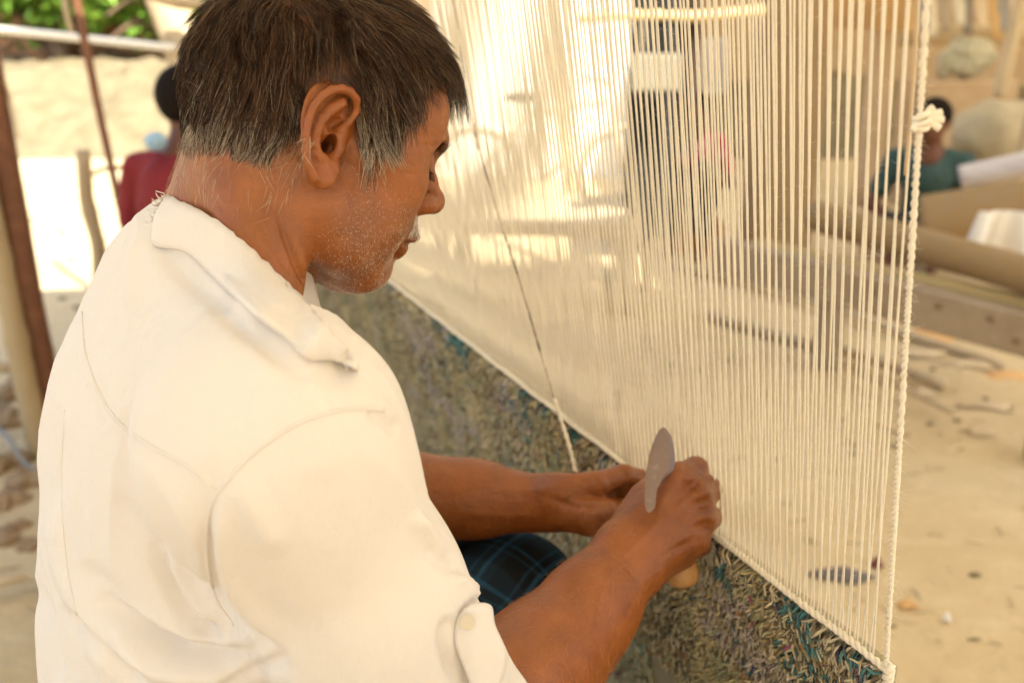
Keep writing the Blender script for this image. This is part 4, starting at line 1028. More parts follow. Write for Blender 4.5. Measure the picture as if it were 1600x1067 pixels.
while t > -.60:
    smin_ = 0 if t > -.25 else .35
    s_ = np.arange(.002, LEN - .01, .0044) + (g_.random() * .005)
    dens = (s_ > smin_)
    s_ = s_[dens]; rs.append(s_ + g_.normal(0, .0009, len(s_))); rt_.append(np.full(len(s_), t) + g_.normal(0, .0008, len(s_))); t -= row if t > -.12 else row * 1.15
rs = np.concatenate(rs); rt_ = np.concatenate(rt_); N_ = len(rs)
cell = np.stack([np.floor(rs / .012) * .012, np.floor(rt_ / .016) * .016, rs * 0], -1)
n1 = vnoise(np.stack([cell[:, 0] * 22, cell[:, 1] * 9, cell[:, 0] * 0], -1), 91) + .6 * vnoise(np.stack([cell[:, 0] * 60, cell[:, 1] * 22, cell[:, 0] * 0], -1), 92)
ci = np.clip(((n1 + 1.1) / 2.2 * 7 + g_.normal(0, .75, N_)).astype(int), 0, 6)
C_ = pal[ci] * np.array((1.3, 1.25, 1.12)) * (.86 + .28 * g_.random((N_, 1)))
n2 = vnoise(np.stack([rs * 38, rt_ * 30, rs * 0 + 3], -1), 93); up_ = np.exp(rt_ / .035)
C_ = np.where((g_.random(N_) < up_ * .45)[:, None], np.array((.55, .47, .31)) * (.8 + .3 * g_.random((N_, 1))), C_)
teal = (n2 > .38 - .25 * up_) & (g_.random(N_) < .12 + .75 * up_) & (vnoise(np.stack([rs * 9, rt_ * 5, rs * 0], -1), 94) > -.25)
C_ = np.where(teal[:, None], np.array((.055, .17, .16)) * (.45 + 1.1 * g_.random((N_, 1))) + np.array((.02, .02, .03)), C_)
rnd = g_.random(N_); C_ = np.where((rnd < .012)[:, None], np.array((.45, .19, .05)), C_); C_ = np.where(((rnd > .012) & (rnd < .02))[:, None], np.array((.07, .06, .16)), C_)
pk = (vnoise(np.stack([rs * 18, rt_ * 18, rs * 0 + 9], -1), 95) > .55) & (g_.random(N_) < .5); C_ = np.where(pk[:, None], np.array((.50, .41, .36)) * (.8 + .35 * g_.random((N_, 1))), C_)
C_ = np.where((rnd > .995)[:, None], np.array((.38, .08, .20)), C_)
Lt = .0085 + .005 * g_.random(N_) + .006 * up_; A = lp_(0, 0) + np.outer(rs, Ld) + np.outer(rt_, Ud)
sw = vnoise(np.stack([rs * 26, rt_ * 26, rs * 0 + 5], -1), 96) * 1.0 + g_.normal(0, .60, N_) - .35 * up_
dr = -.55 + .9 * vnoise(np.stack([rs * 30, rt_ * 20, rs * 0 + 7], -1), 97) + g_.normal(0, .55, N_)
d1 = Nd * 1.0 + np.outer(sw * .4, Ld) + np.outer(dr * .4, Ud); d2 = Nd * .35 + np.outer(sw * 1.1, Ld) + np.outer(dr * .8 - .75 + .5 * up_, Ud)
d1 /= np.linalg.norm(d1, axis=1, keepdims=True); d2 /= np.linalg.norm(d2, axis=1, keepdims=True)
Pp = np.stack([A, A + d1 * (Lt * .5)[:, None], A + d1 * (Lt * .5)[:, None] + d2 * (Lt * .55)[:, None]], 1)
V, q = strands(Pp, np.tile(np.array((.0012, .0014, .0007)), (N_, 1)) * (.8 + .4 * g_.random((N_, 1))), 3)
M_pile = mat('wool_pile', (1, 1, 1), .95, tint=True, spec=.08, sheen=.2, bump=[(900, .5, .001, None)])
o = kid(mesh('pile', V, q, M_pile, None, True, np.repeat(C_, 9, axis=0)), carpet); o['kind'] = 'stuff'
kid(rope_('edge_cord', [lp_(s, .001 + .0006 * math.sin(s * 50), .0025) for s in np.linspace(-.006, LEN - .01, 60)], .0030, M_cotton, n=7, tw=2, pitch=.011), carpet)
kid(rope_('edge_cord', [lp_(-.004, t, .001) for t in np.linspace(.006, -.3, 12)], .0042, M_cotton, n=7, tw=2, pitch=.012), carpet)
# loose thread
rope_('loose_thread', [at(690, -120, 1.06), at(735, 170, 1.03), at(768, 300, 1.0), at(812, 440, .98), at(868, 630, .96), at(903, 742, .955)], .0011, mat('speckled_yarn', (.42, .34, .26), .9, noise=[(60, (.12, .09, .09), .9, None, .42, .55), (22, (.62, .52, .38), .9, None, .5, .6)]), 'loose speckled yarn hanging down to the left hand of the weaver', 'yarn', n=6, tw=2, pitch=.012)
rope_('yarn_end', [at(866, 622, .955), at(878, 660, .952), at(890, 700, .95), at(899, 738, .95)], .0022, M_cotton, 'thick pale yarn end above the left hand', 'yarn', n=6, tw=2, pitch=.014)
# ---- the knife
M_blade = mat('worn_iron', (.215, .155, .135), .38, metal=.7, spec=.5, noise=[(30, (.16, .11, .10), .8, None, .45, .65), (120, (.42, .34, .31), .5, (1, 1, 1), .55, .75)], bump=[(120, .3, .0008, None)])
knife = empty('carpet_knife', tuple(at(1066, 893, .878))); tag(knife, 'leaf shaped iron blade on a wooden handle, held in the right fist', 'knife')
ol = [(1038, 667), (1030, 672), (1021, 690), (1014, 712), (1010, 735), (1008, 760), (1007, 780), (1010, 797), (1017, 800), (1021, 790), (1024, 770), (1031, 757), (1041, 745), (1052, 735), (1055, 720), (1053, 700), (1048, 680)]
def bdep(x, y): return .824 - (y - 667) * .00028 + (x - 1030) * .0002
b = MB(); O = crom(np.array(ol + [ol[0]], float), 4)[:-1]; c0 = np.array((1031, 722.)); V = []; n = len(O)
for sgn, sc_ in ((-1, 1.0), (-1, .66), (1, .66), (1, 1.0)):
    for u in O:
        v = c0 + (u - c0) * np.array((sc_, .94 if sc_ < 1 else 1)); V.append(at(v[0], v[1], bdep(v[0], v[1]) + sgn * (.0003 if sc_ == 1 else .0024)))
Fc = [(i, (i + 1) % n, n + (i + 1) % n, n + i) for i in range(n)] + [(2 * n + i, 2 * n + (i + 1) % n, 3 * n + (i + 1) % n, 3 * n + i) for i in range(n)] + [(3 * n + i, 3 * n + (i + 1) % n, (i + 1) % n, i) for i in range(n)]
Fc += [tuple(range(n, 2 * n)), tuple(range(2 * n, 3 * n))[::-1]]
b.add(V, Fc); kid(b.build('blade', M_blade, smooth=False), knife)
b = MB(); hA, hB = at(1069, 917, .854), at(1046, 750, .855); t_ = np.linspace(0, 1, 24)
b.tube([hA + (hB - hA) * t for t in t_], np.interp(t_, [0, .02, .06, .14, .3, .7, .9, 1], [.005, .0100, .0136, .0148, .0120, .0108, .0115, .007]), 20); kid(b.build('handle', mat('worn_handle_wood', (.44, .23, .085), .45, noise=[(60, (.34, .18, .075), .7, (1, 1, .3), .4, .7)], bump=[(200, .3, .001, None)])), knife)
b = MB(); b.tube([hB, at(1044, 742, .846), at(1042, 728, .828), at(1040, 716, .8165)], [.005, .0045, .004, .003], 8); kid(b.build('tang', M_blade), knife)
# ---- the bench he sits on
bench = empty('bench', (pvw[0], pvw[1], 0)); tag(bench, 'low wooden plank bench under the weaver', 'bench')
zs = pvw[2] - .155
b = MB(); lb = np.array((Ld[0], Ld[1], 0)); nb_ = np.array((-Ld[1], Ld[0], 0))
Rm = np.stack([lb, nb_, (0, 0, 1)], 1); b.box((pvw[0], pvw[1], zs), (1.5, .30, .04), Rm, .006); kid(b.build('seat', M_wood, smooth=False), bench)
for i in (-1, 1):
    for j in (-1, 1):
        b = MB(); c_ = np.array((pvw[0], pvw[1], 0)) + lb * .62 * i + nb_ * .1 * j; b.bar((c_[0], c_[1], -.03), (c_[0], c_[1], zs - .02), .05, .05, up=lb); kid(b.build('leg', M_wood, smooth=False), bench)
# ================================================================== BEHIND THE WARP AND TO THE RIGHT
M_mud = mat('mud_plaster', (.42, .29, .165), .95, noise=[(5, (.50, .37, .23), .7, None, .42, .7), (22, (.30, .20, .11), .5, None, .55, .8)], bump=[(20, .6, .012, None)])
M_white = mat('white_cloth', (.72, .67, .60), .9, spec=.1, bump=[(300, .3, .002, None)])
M_black = mat('black_cloth', (.035, .033, .032), .9, spec=.1)
M_pink = mat('red_pink_cloth', (.50, .06, .07), .9, noise=[(14, (.70, .34, .36), .9, None, .45, .6)])
def tapered(name, base, top, w0, w1, d0, d1, m, label, cat, rows=14, jit=.006):
    base = np.array(base, float); top = np.array(top, float); V = []; n = 14; g_ = np.random.default_rng(int(base[0] * 77) & 255)
    for k in range(rows):
        t = k / (rows - 1); c = base + (top - base) * t; w = w0 + (w1 - w0) * t; d_ = d0 + (d1 - d0) * t
        for i in range(n):
            a = 2 * math.pi * (i + .5) / n; x, y = math.cos(a), math.sin(a); e = .35
            x = math.copysign(abs(x) ** e, x) * w / 2; y = math.copysign(abs(y) ** e, y) * d_ / 2; V.append(c + (x + g_.normal(0, jit), y + g_.normal(0, jit), 0))
    Fc = [(k * n + i, k * n + (i + 1) % n, (k + 1) * n + (i + 1) % n, (k + 1) * n + i) for k in range(rows - 1) for i in range(n)] + [tuple(range(n))[::-1], tuple(range((rows - 1) * n, rows * n))]
    return tag(mesh(name, V, Fc, m), label, cat)
pb = at_z(1214, 448, 0); tapered('pillar', pb - (0, -.12, .03), pb + (-.0, .12, 2.98), .345, .33, .34, .32, mat('dark_mud', (.27, .18, .095), .95, noise=[(6, (.20, .13, .07), .6, None, .42, .7)], bump=[(25, .5, .01, None)]), 'square brown mud pillar standing behind the warp threads', 'pillar')
pf = at_z(1362, 330, 0); tapered('pillar', at_y(1362, 240, 7.6) * (1, 1, 0) + (0, 0, -.03), at_y(1362, 240, 7.6) * (1, 1, 0) + (0, 0, 3.0), .17, .16, .17, .16, M_mud, 'slim mud pillar far behind the right edge of the warp', 'pillar')
# horizontal bamboo with clothes hung on it
yc = 4.9
ra, rb2 = at_y(905, 32, yc), at_y(1190, 22, yc)
pole('clothes_pole', ra, rb2, .024, .024, mat('yellow_bamboo', (.62, .45, .20), .5), 'horizontal yellow bamboo pole with cloths hung over it, behind the warp', 'pole')
pole('bamboo_post', at_y(1022, 200, yc + .07) * (1, 1, 0) + (0, 0, -.03), at_y(1022, 200, yc + .07) * (1, 1, 0) + (0, 0, 2.6), .03, .03, M_bam, 'bamboo post standing behind the long black cloth', 'post', seed=14)
def hung(name, x0, x1, ytop, ybot, y, m, label, cat, wav=.03, seed=0, thick=.006, taper=0, group=None):
    a, b_, c = at_y(x0, ytop, y), at_y(x1, ytop, y), at_y((x0 + x1) / 2, ybot, y); nx, nz = 30, 26; V = []
    for i in range(nx):
        for k in range(nz):
            u, t = i / (nx - 1), k / (nz - 1); p = a + (b_ - a) * (.5 + (u - .5) * (1 - taper * t)); z = a[2] + (c[2] - a[2]) * t * (1 + .04 * math.sin(u * 5 + seed))
            V.append((p[0], y + wav * (math.sin(u * 13 + seed) + .5 * math.sin(u * 29 + seed * 2)) * (.3 + .7 * t), z))
    Fc = [(i * nz + k, (i + 1) * nz + k, (i + 1) * nz + k + 1, i * nz + k + 1) for i in range(nx - 1) for k in range(nz - 1)]
    o = mesh(name, V, Fc, m); md = o.modifiers.new('thick', 'SOLIDIFY'); md.thickness = thick; return tag(o, label, cat, group)
hung('black_cloth', 988, 1062, -25, 385, yc, M_black, 'long black cloth hanging down from the yellow pole', 'cloth', seed=1)
hung('dark_cloth', 1062, 1100, -25, 250, yc + .05, mat('dark_brown_cloth', (.06, .04, .03), .9), 'short dark brown cloth hanging beside the long black one', 'cloth', seed=2)
# white board in front of the black cloth
wa = at_y(1025, 114, yc - .15); b = MB(); b.box(wa, (.23, .07, .165), bev=.008); tag(b.build('hung_box', mat('cream_card', (.25, .225, .17), .8), smooth=False), 'small cream rectangular box hung in front of the black cloth', 'box')
rope_('panel_string', [at_y(1002, 30, yc - .04), at_y(1003, 60, yc - .1), wa + (-.07, .0, .078)], .003, M_jute, 'string that holds the cream box on the pole')
wa2 = at_y(998, 135, yc - .12); b = MB(); b.ball(wa2, (.012, .012, .035), 8, 6); tag(b.build('orange_tassel', mat('orange_yarn', (.70, .16, .03), .9)), 'tiny orange tassel at the lower left of the cream box', 'tassel')
hung('bright_cloth', 1096, 1140, 60, 145, 5.6, M_white, 'small white cloth hanging between the dark cloth and the mud pillar', 'cloth', seed=5)

# ---- generic seated figures, far off and out of focus
def figure(name, seat, yaw, skin, top_m, low_m, arms, label, hunch=.12, headyaw=0, knees=.30, scale=1.0, legs=True):
    """seat = world point of the hips; yaw = facing, radians from +X"""
    f = np.array((math.cos(yaw), math.sin(yaw), 0)); l = np.array((-f[1], f[0], 0)); u = np.array((0, 0, 1.)); s = scale; seat = np.array(seat, float)
    def P_(a, b, c): return seat + (f * a + l * b + u * c) * s
    nk = P_(hunch, 0, .50); hd = P_(hunch + .04, 0, .665)
    sh = [P_(hunch * .8, .185, .44), P_(hunch * .8, -.185, .44)]
    hf = np.array((math.cos(yaw + headyaw), math.sin(yaw + headyaw), 0)); hl = np.array((-hf[1], hf[0], 0))
    def B(p):
        d = s_ell(p, hd + u * .02 * s, (.082 * s, .082 * s, .108 * s)); d = smin(d, s_ell(p, hd + (hf * .035 - u * .05) * s, (.05 * s, .05 * s, .062 * s)), .03)
        d = smin(d, s_cone(p, hd + (hf * .085 + u * .02) * s, hd + (hf * .106 - u * .018) * s, .008 * s, .013 * s), .012)
        for e in (1, -1):
            d = smin(d, s_ell(p, hd + (hl * .082 * e - u * .005) * s, (.018 * s, .016 * s, .03 * s)), .008)
            d = smax(d, -s_ell(p, hd + (hf * .092 + hl * .034 * e + u * .016) * s, (.014, .014, .010)), .012)
        d = smin(d, s_cone(p, hd - u * .05 * s, nk, .052 * s, .06 * s), .03)
        d = smin(d, s_cone(p, nk - u * .05 * s, P_(0, 0, .1), .09 * s, .11 * s), .05)
        for k, A in enumerate(arms):
            el, wr = P_(*A[0]), P_(*A[1]); d = smin(d, s_chain(p, [sh[k], el], [.045 * s, .038 * s]), .03); d = smin(d, s_cone(p, el, wr, .037 * s, .025 * s), .02)
            v = wr - el; v /= np.linalg.norm(v); w = np.cross(v, u); w /= np.linalg.norm(w) + 1e-9
            d = smin(d, s_cone(p, wr, wr + v * .06 * s, .025 * s, .03 * s), .02)
            for t in range(4): d = smin(d, s_cone(p, wr + (v * .07 + w * (t - 1.5) * .018) * s, wr + (v * .13 + w * (t - 1.5) * .02 - u * .02) * s, .010 * s, .008 * s), .008)
            d = smin(d, s_cone(p, wr + (v * .02 - w * .025) * s, wr + (v * .07 - w * .05) * s, .012 * s, .009 * s), .008)
        for k, e in enumerate((1, -1)):
            kn_ = P_(.40, .12 * e, knees); an = P_(.30, .12 * e, -seat[2] / s + .09); d = smin(d, s_cone(p, P_(0, .09 * e, .0), kn_, .085 * s, .06 * s), .03); d = smin(d, s_cone(p, kn_, an, .058 * s, .036 * s), .02)
            d = smin(d, s_chain(p, [an - u * .045 * s, an + (f * .17 - u * .06) * s], [.036 * s, .026 * s]), .02)
        return d
    def Tp(p):
        d = s_cone(p, P_(hunch * .9, 0, .38), P_(0, 0, .06), .118 * s, .145 * s); d = smin(d, s_ell(p, P_(hunch * .8, 0, .36), np.array((.15, .15, .14)) * s), .05)
        for k, A in enumerate(arms):
            el = P_(*A[0]); e2 = sh[k] + (el - sh[k]) * .62; d = smin(d, s_cone(p, sh[k], e2, .066 * s, .062 * s), .04)
        d = smax(d, -s_ell(p, P_(hunch + .07, 0, .50), np.array((.07, .07, .075)) * s), .01)
        return smin(d, s_cone(p, P_(hunch * .8, .1, .46), P_(hunch * .8, -.1, .46), .06 * s, .06 * s), .04)
    def Lw(p):
        d = s_ell(p, P_(0, 0, .02), np.array((.17, .17, .12)) * s)
        for e in (1, -1):
            kn_ = P_(.40, .12 * e, knees); an = P_(.30, .12 * e, -seat[2] / s + .22); d = smin(d, s_cone(p, P_(0, .09 * e, .0), kn_, .105 * s, .08 * s), .04); d = smin(d, s_cone(p, kn_, an, .078 * s, .075 * s), .03)
        return d
    def Ha(p):
        d = s_ell(p, hd + (-hf * .012 + u * .034) * s, np.array((.098, .098, .105)) * s)
        return smax(d, ((p - hd) @ (hf * .75 - u * .66)) - .022 * s, .02)
    root = empty(name, (seat[0], seat[1], 0)); tag(root, label, 'person')
    lo, hi = seat - .75 * s, seat + .95 * s; lo[2] = -.03
    for nm, fn_, m, h in (('body', B, skin, .011), ('shirt', Tp, top_m, .012), ('trousers', Lw, low_m, .014), ('hair', Ha, M_hairdark, .009)):
        V, Q = nets(fn_, lo, hi, h); V = relax(V, Q, 1, .4)
        if nm in ('shirt', 'trousers'): V = V + vnormals(V, Q) * (.006 * vnoise(V * 13, 3) + .004 * vnoise(V * 30, 4))[:, None]
        kid(mesh(nm, V, Q, m), root)
    return root
M_hairdark = mat('dark_hair', (.014, .009, .006), .8, spec=.08, bump=[(200, .6, .003, (1, 1, .3))])
M_skin2 = mat('brown_skin', (.14, .055, .028), .5, sss=.1)
M_red = mat('red_shirt', (.20, .018, .020), .9, noise=[(6, (.25, .03, .03), .6, None, .4, .7)])
M_teal = mat('teal_shirt', (.040, .075, .070), .9, noise=[(9, (.055, .10, .09), .6, None, .4, .7)])
# man in red, from behind, at the left: head crown seen at (268, 98)
hp = at(275, 166, 3.40); sc_ = 1.0
figure('person', hp - (.05, .10, .665), math.radians(62), M_skin2, M_red, M_black, [((.10, .27, .16), (.32, .16, .12)), ((.10, -.27, .16), (.32, -.16, .12))], 'man with black hair in a dark red shirt sitting with his back turned', knees=.12)
hs = hp - (.05, .10, .665); b = MB(); b.box((hs[0], hs[1], (hs[2] - .10) / 2), (.42, .34, hs[2] - .10), bev=.01); tag(b.build('stool', M_wood, smooth=False), 'block stool under the man in the red shirt', 'stool')
b = MB(); b.ball(at(244, 222, 3.33), (.036, .04, .032), 10, 7, jit=.25); tag(b.build('blue_cloth', mat('pale_blue_cloth', (.35, .50, .62), .9)), 'pale blue cloth on the left shoulder of the man in red', 'cloth')
# man in the teal shirt on the far right
hp = at(1462, 190, 5.6)
figure('person', hp - (-.05, -.10, .665), math.radians(240), M_skin2, M_teal, M_black, [((.14, .29, .17), (.30, .02, .10)), ((.14, -.29, .17), (.30, -.02, .08))], 'man in a teal shirt with folded arms, sitting by a rolled cloth at far right', headyaw=math.radians(-8), knees=.10)
ht = hp - (-.05, -.10, .665)
# person in pink and red behind the warp
hp3 = at_y(1085, 232, 6.2)

# ---- the far loom: beams, rolls and cloth
M_roll = mat('rolled_carpet', (.29, .19, .085), .95, noise=[(20, (.28, .20, .12), .7, (1, 1, 1), .4, .7)], bump=[(60, .6, .006, None)])
M_grey = mat('greyed_plank', (.34, .26, .17), .8, noise=[(9, (.26, .19, .12), .7, (.3, 1, 1), .4, .7), (50, (.42, .34, .26), .4, (.2, 1, 1), .5, .7)], bump=[(40, .5, .004, (.15, 1, 1))])
def beam2(name, pA, pB, dA, dB, r, m, label, cat, **k):
    a, c = at(*pA, dA), at(*pB, dB); n = 18; t = np.linspace(0, 1, 24)[:, None]; b = MB(); b.tube(a + (c - a) * t, r * (1 + .02 * rng.random(24)), n); return tag(b.build(name, m), label, cat)
beam2('roller_beam', (1275, 338), (1700, 456), 3.9, 3.0, .060, M_roll, 'thick brown roller beam lying across the far loom at right', 'beam')
beam2('roller_strip', (1180, 385), (1700, 498), 4.0, 3.05, .034, mat('ochre_bamboo', (.42, .31, .14), .7, bump=[(40, .4, .004, None)]), 'thin ochre pole lying under the thick roller beam', 'pole')
def plankpts(A, B, dA, dB, h, th, name, m, label, cat, up=(0, 0, 1), kids=None):
    a, c = at(*A, dA), at(*B, dB); root = empty(name, tuple((a + c) / 2 * (1, 1, 0))); tag(root, label, cat); b = MB(); b.bar(a, c, th, h, up=up, bev=.006); kid(b.build('plank', m, smooth=False), root)
    if kids:
        v = (c - a) / np.linalg.norm(c - a); s_ = np.cross(v, up); s_ /= np.linalg.norm(s_); s_ = s_ if s_[1] < 0 else -s_
        for t, z in kids:
            q = a + (c - a) * t + np.array((0, 0, z)); b = MB(); b.tube([q + s_ * (th / 2 - .004), q + s_ * (th / 2 + .008)], .011, 10); kid(b.build('bolt', M_wood, smooth=False), root)
    return root
plankpts((1120, 396), (1720, 552), 4.0, 2.95, .135, .07, 'frame_beam', M_grey, 'broad greyish brown beam with dark bolts under the roller at right', 'beam', kids=[(.66, .028), (.78, .03), (.84, -.02), (.91, .03), (.5, .02)])
for (x, z_) in ((1300, 0), (1650, 0)):
    q = at(x, 470 if x < 1500 else 600, 3.9 if x < 1500 else 3.05); b = MB(); b.bar((q[0], q[1], -.02), (q[0], q[1], .42), .08, .10, up=(0, 1, 0), bev=.006); tag(b.build('trestle_block', M_grey, smooth=False), ('wooden block under the left end of the broad beam' if x < 1500 else 'wooden block under the right end of the broad beam'), 'block')
for k, (A, B, r, lb_) in enumerate([((1050, 408), (1560, 566), .020, 'long pale pole on the ground nearest to the broad beam'), ((1110, 492), (1480, 597), .024, 'pale pole on the ground with a dark gap beneath, second from the broad beam'), ((1290, 560), (1500, 650), .010, 'thin stick on the ground farthest from the broad beam')]):
    a, c = at_z(*A, .05), at_z(*B, .04); pole('ground_pole', a, c, r, r, M_pale, lb_, 'pole', 'poles lying on the ground at right', nodes=False, seed=20 + k)
# cloth, rolls and sacks around the man in teal
def blob(name, c, r, m, label, cat, jit=.14, seed=0, rot=None, fl=0):
    g_ = np.random.default_rng(seed); V, Q = nets(lambda p: s_ell(p, c, r) + jit * min(r) * vnoise((p - c) / max(r) * 2.2 + seed, seed) + .3 * jit * min(r) * vnoise((p - c) / max(r) * 6 + seed, seed), np.array(c) - np.array(r) * 1.5, np.array(c) + np.array(r) * 1.5, max(min(r) / 11, .006))
    return tag(mesh(name, V, Q, m), label, cat)
M_sack = mat('hessian_sack', (.46, .38, .24), .95, noise=[(12, (.36, .29, .18), .6, None, .4, .7)], bump=[(150, .6, .004, None)])
q = at(1568, 215, 5.9); blob('sack', q, (.30, .26, .235), M_sack, 'big round hessian sack behind the shoulder of the man in teal', 'sack', seed=3)
b = MB(); b.box((q[0], q[1], (q[2] - .2) / 2), (.8, .5, q[2] - .2), bev=.02); tag(b.build('mud_platform', M_mud, smooth=False), 'low mud platform that the hessian sack stands on', 'platform')
beam2('cloth_roll', (1500, 278), (1720, 232), 5.2, 4.9, .062, mat('lilac_cloth', (.52, .46, .46), .9, noise=[(5, (.62, .57, .52), .7, (1, 1, 6), .45, .6)], bump=[(30, .4, .01, None)]), 'pale lilac roll of cloth beside the man in teal', 'roll')
beam2('carpet_roll', (1440, 345), (1760, 300), 5.0, 4.6, .125, M_roll, 'thick brown carpet roll below the pale lilac roll', 'roll')
hung('white_sheet', 1530, 1660, 330, 400, 3.55, M_white, 'crumpled white sheet thrown over the roller beam at the right edge', 'sheet', wav=.05, seed=4, taper=-.35)
stand(1612, 170, 1568, 352, 2.4, 'leaning_post', .035, M_pale, 'pale post leaning to the right beside the lilac roll', 'post', nodes=False, seed=31, z0=.25)
stand(1590, 30, 1560, 150, 2.9, 'leaning_post', .045, M_pale, 'short pale post far back at the top right', 'post', nodes=False, seed=32, z0=.9)
for p_ in ((1440, 60),): pass
# the seat block of the man in teal
b = MB(); b.box((ht[0], ht[1], (ht[2] - .10) / 2), (.6, .4, max(.1, ht[2] - .10)), bev=.02); tag(b.build('mud_block', M_mud, smooth=False), 'low mud block under the man in the teal shirt', 'block')
# back row: shelf beam, skeins hanging, wheel, wall
beam2('cross_beam', (1385, 58), (1720, 50), 8.2, 8.0, .085, M_pale, 'long pale horizontal beam at the top right with yarn hanging over it', 'beam')
cols = [(.62, .50, .34), (.55, .36, .16), (.30, .28, .26), (.70, .62, .48), (.40, .33, .24), (.62, .57, .44), (.24, .20, .17)]
skl = ['cream', 'amber', 'slate', 'off-white', 'drab brown', 'straw', 'dark brown']
for k in range(12):
    x = 1395 + k * 19 + (k % 3) * 4; c = cols[k % 7]; b = MB(); yk = 8.05; 
    a, e = at_y(x, -70, yk), at_y(x + 3, 40 + (k * 37 % 23), yk); 
    for s_ in range(5): b.tube(crom(np.array([a + (s_ * .012 - .024, .02 * (s_ % 2), 0), (a + e) / 2 + (s_ * .02 - .04, .02, 0), e + (s_ * .012 - .02, 0, 0)]), 5), .013, 5)
    tag(b.build('yarn_skein', mat('skein_yarn_%s' % skl[k % 7].replace(' ', '_'), c, .95)), '%s yarn skein, number %s from the left of the row hanging top right' % (skl[k % 7], ['one', 'two', 'three', 'four', 'five', 'six', 'seven', 'eight', 'nine', 'ten', 'eleven', 'twelve'][k]), 'skein', 'yarn skeins hanging at the top right')
def wheel(name, c, R, m, label, cat, ax=(1, 0, 0), spokes=16, rt=.018, parent=None, group=None):
    ax = np.array(ax, float); ax /= np.linalg.norm(ax); u = np.cross(ax, (0, 0, 1)); u /= np.linalg.norm(u); v = np.cross(u, ax); c = np.array(c, float)
    root = empty(name, tuple(c)); 
    if label: tag(root, label, cat, group)
    th_ = np.linspace(0, 2 * math.pi, 41); b = MB(); b.tube([c + (u * math.cos(t) + v * math.sin(t)) * R for t in th_], rt, 8, cap=False); kid(b.build('tyre', m if label else M_jute), root)
    b = MB(); b.tube([c + (u * math.cos(t) + v * math.sin(t)) * (R - rt * 1.3) for t in th_], rt * .6, 6, cap=False); kid(b.build('rim', m), root)
    for k in range(spokes):
        t = 2 * math.pi * k / spokes; b = MB(); b.tube([c, c + (u * math.cos(t) + v * math.sin(t)) * (R - rt)], .0022, 4); kid(b.build('spoke', m), root)
    b = MB(); b.tube([c - ax * .05, c + ax * .05], .022, 8); kid(b.build('hub', m), root)
    return root
M_steel = mat('bicycle_steel', (.35, .36, .34), .4, metal=.7)
blob('net_bundle', at_y(1510, 92, 7.6), (.20, .14, .15), mat('greenish_net', (.42, .37, .26), .95, noise=[(9, (.30, .30, .20), .7, None, .4, .7)]), 'loose pale greenish bundle below the pale beam at top right', 'bundle', jit=.4, seed=12)
q = at_y(1510, 92, 7.6); b = MB(); b.box((q[0], q[1] + .1, (q[2] - .15) / 2), (.7, .5, q[2] - .15), bev=.02); tag(b.build('mud_shelf', M_mud, smooth=False), 'mud shelf carrying the pale greenish bundle', 'shelf')
# back wall of the far shed
b = MB(); b.box((6.6, 11.9, 1.5), (9.0, .25, 3.3), bev=.03); tag(b.build('shed_wall', M_mud, smooth=False), 'brown mud wall closing the back of the far shed', 'wall')
hung('orange_cloth', 1225, 1420, -6, 48, 7.4, mat('amber_cloth', (.42, .25, .10), .9, noise=[(3, (.26, .15, .07), .7, None, .45, .6)]), 'wide amber cloth hanging across the top behind the warp', 'cloth', seed=9)
# a bicycle parked in the sun, seen through the warp
bc = at_z(860, 352, 0); R = .33; yb_ = bc[1]
bike = empty('bicycle', (bc[0], yb_, 0)); tag(bike, 'old bicycle parked in the bright sun, seen through the warp', 'bicycle')
w1, w2 = np.array((bc[0] - .52, yb_, R)), np.array((bc[0] + .52, yb_ + .1, R)); axb = np.cross(w2 - w1, (0, 0, 1))
for c_ in (w1, w2):
    w_ = wheel('wheel', c_, R, M_steel, None, None, ax=axb, spokes=18)
    w_.location = w_.location - bike.location; w_.parent = bike
bb_, st_, hd_ = (w1 + w2) / 2 + (-.04, 0, -.02), (w1 + w2) / 2 + (-.17, -.02, .48), w2 + (-.16, -.02, .50)
b = MB()
for a, c in ((bb_, st_), (bb_, hd_ + (0, 0, -.14)), (st_ + (.02, 0, -.06), hd_), (w1, bb_), (w1, st_ + (.01, 0, -.08)), (w2, hd_ + (.02, 0, .0))): b.tube([a, c], .016, 8)
kid(b.build('frame', M_jute), bike)
b = MB(); b.tube(crom(np.array([hd_ + (-.16, -.28, .16), hd_ + (.0, -.2, .14), hd_ + (.02, 0, .1), hd_ + (.0, .2, .14), hd_ + (-.16, .28, .16)])), .012, 8); kid(b.build('handlebar', M_steel), bike)
b = MB(); b.ball(st_ + (-.02, 0, .05), (.13, .075, .035), 12, 8); kid(b.build('saddle', M_black), bike)
# bench with a cloth behind the warp
ba, bb2 = at_z(690, 352, .42), at_z(985, 360, .42)
cot = empty('cot', tuple((ba + bb2) / 2 * (1, 1, 0))); tag(cot, 'low wooden cot in the sun beyond the loom with a white cloth on it', 'cot')
b = MB(); b.bar(ba, bb2, .07, .07, bev=.008); b2 = MB(); kid(b.build('side_rail', M_pale, smooth=False), cot)
b = MB(); b.bar(ba + (.05, .75, 0), bb2 + (.05, .75, 0), .07, .07, bev=.008); kid(b.build('side_rail', M_pale, smooth=False), cot)
for q in (ba, bb2, ba + (.05, .75, 0), bb2 + (.05, .75, 0)):
    b = MB(); b.tube([q + (0, 0, .06), q * (1, 1, 0) - (0, 0, .02)], .035, 10); kid(b.build('leg', M_pale), cot)
b = MB(); nn = 22; V = []; 
for i in range(nn):
    for j in range(10):
        u, v = i / (nn - 1), j / 9; q = ba + (bb2 - ba) * u + np.array((.05, .75, 0)) * v; V.append((q[0], q[1], .45 - .05 * math.sin(math.pi * u) * math.sin(math.pi * v)))
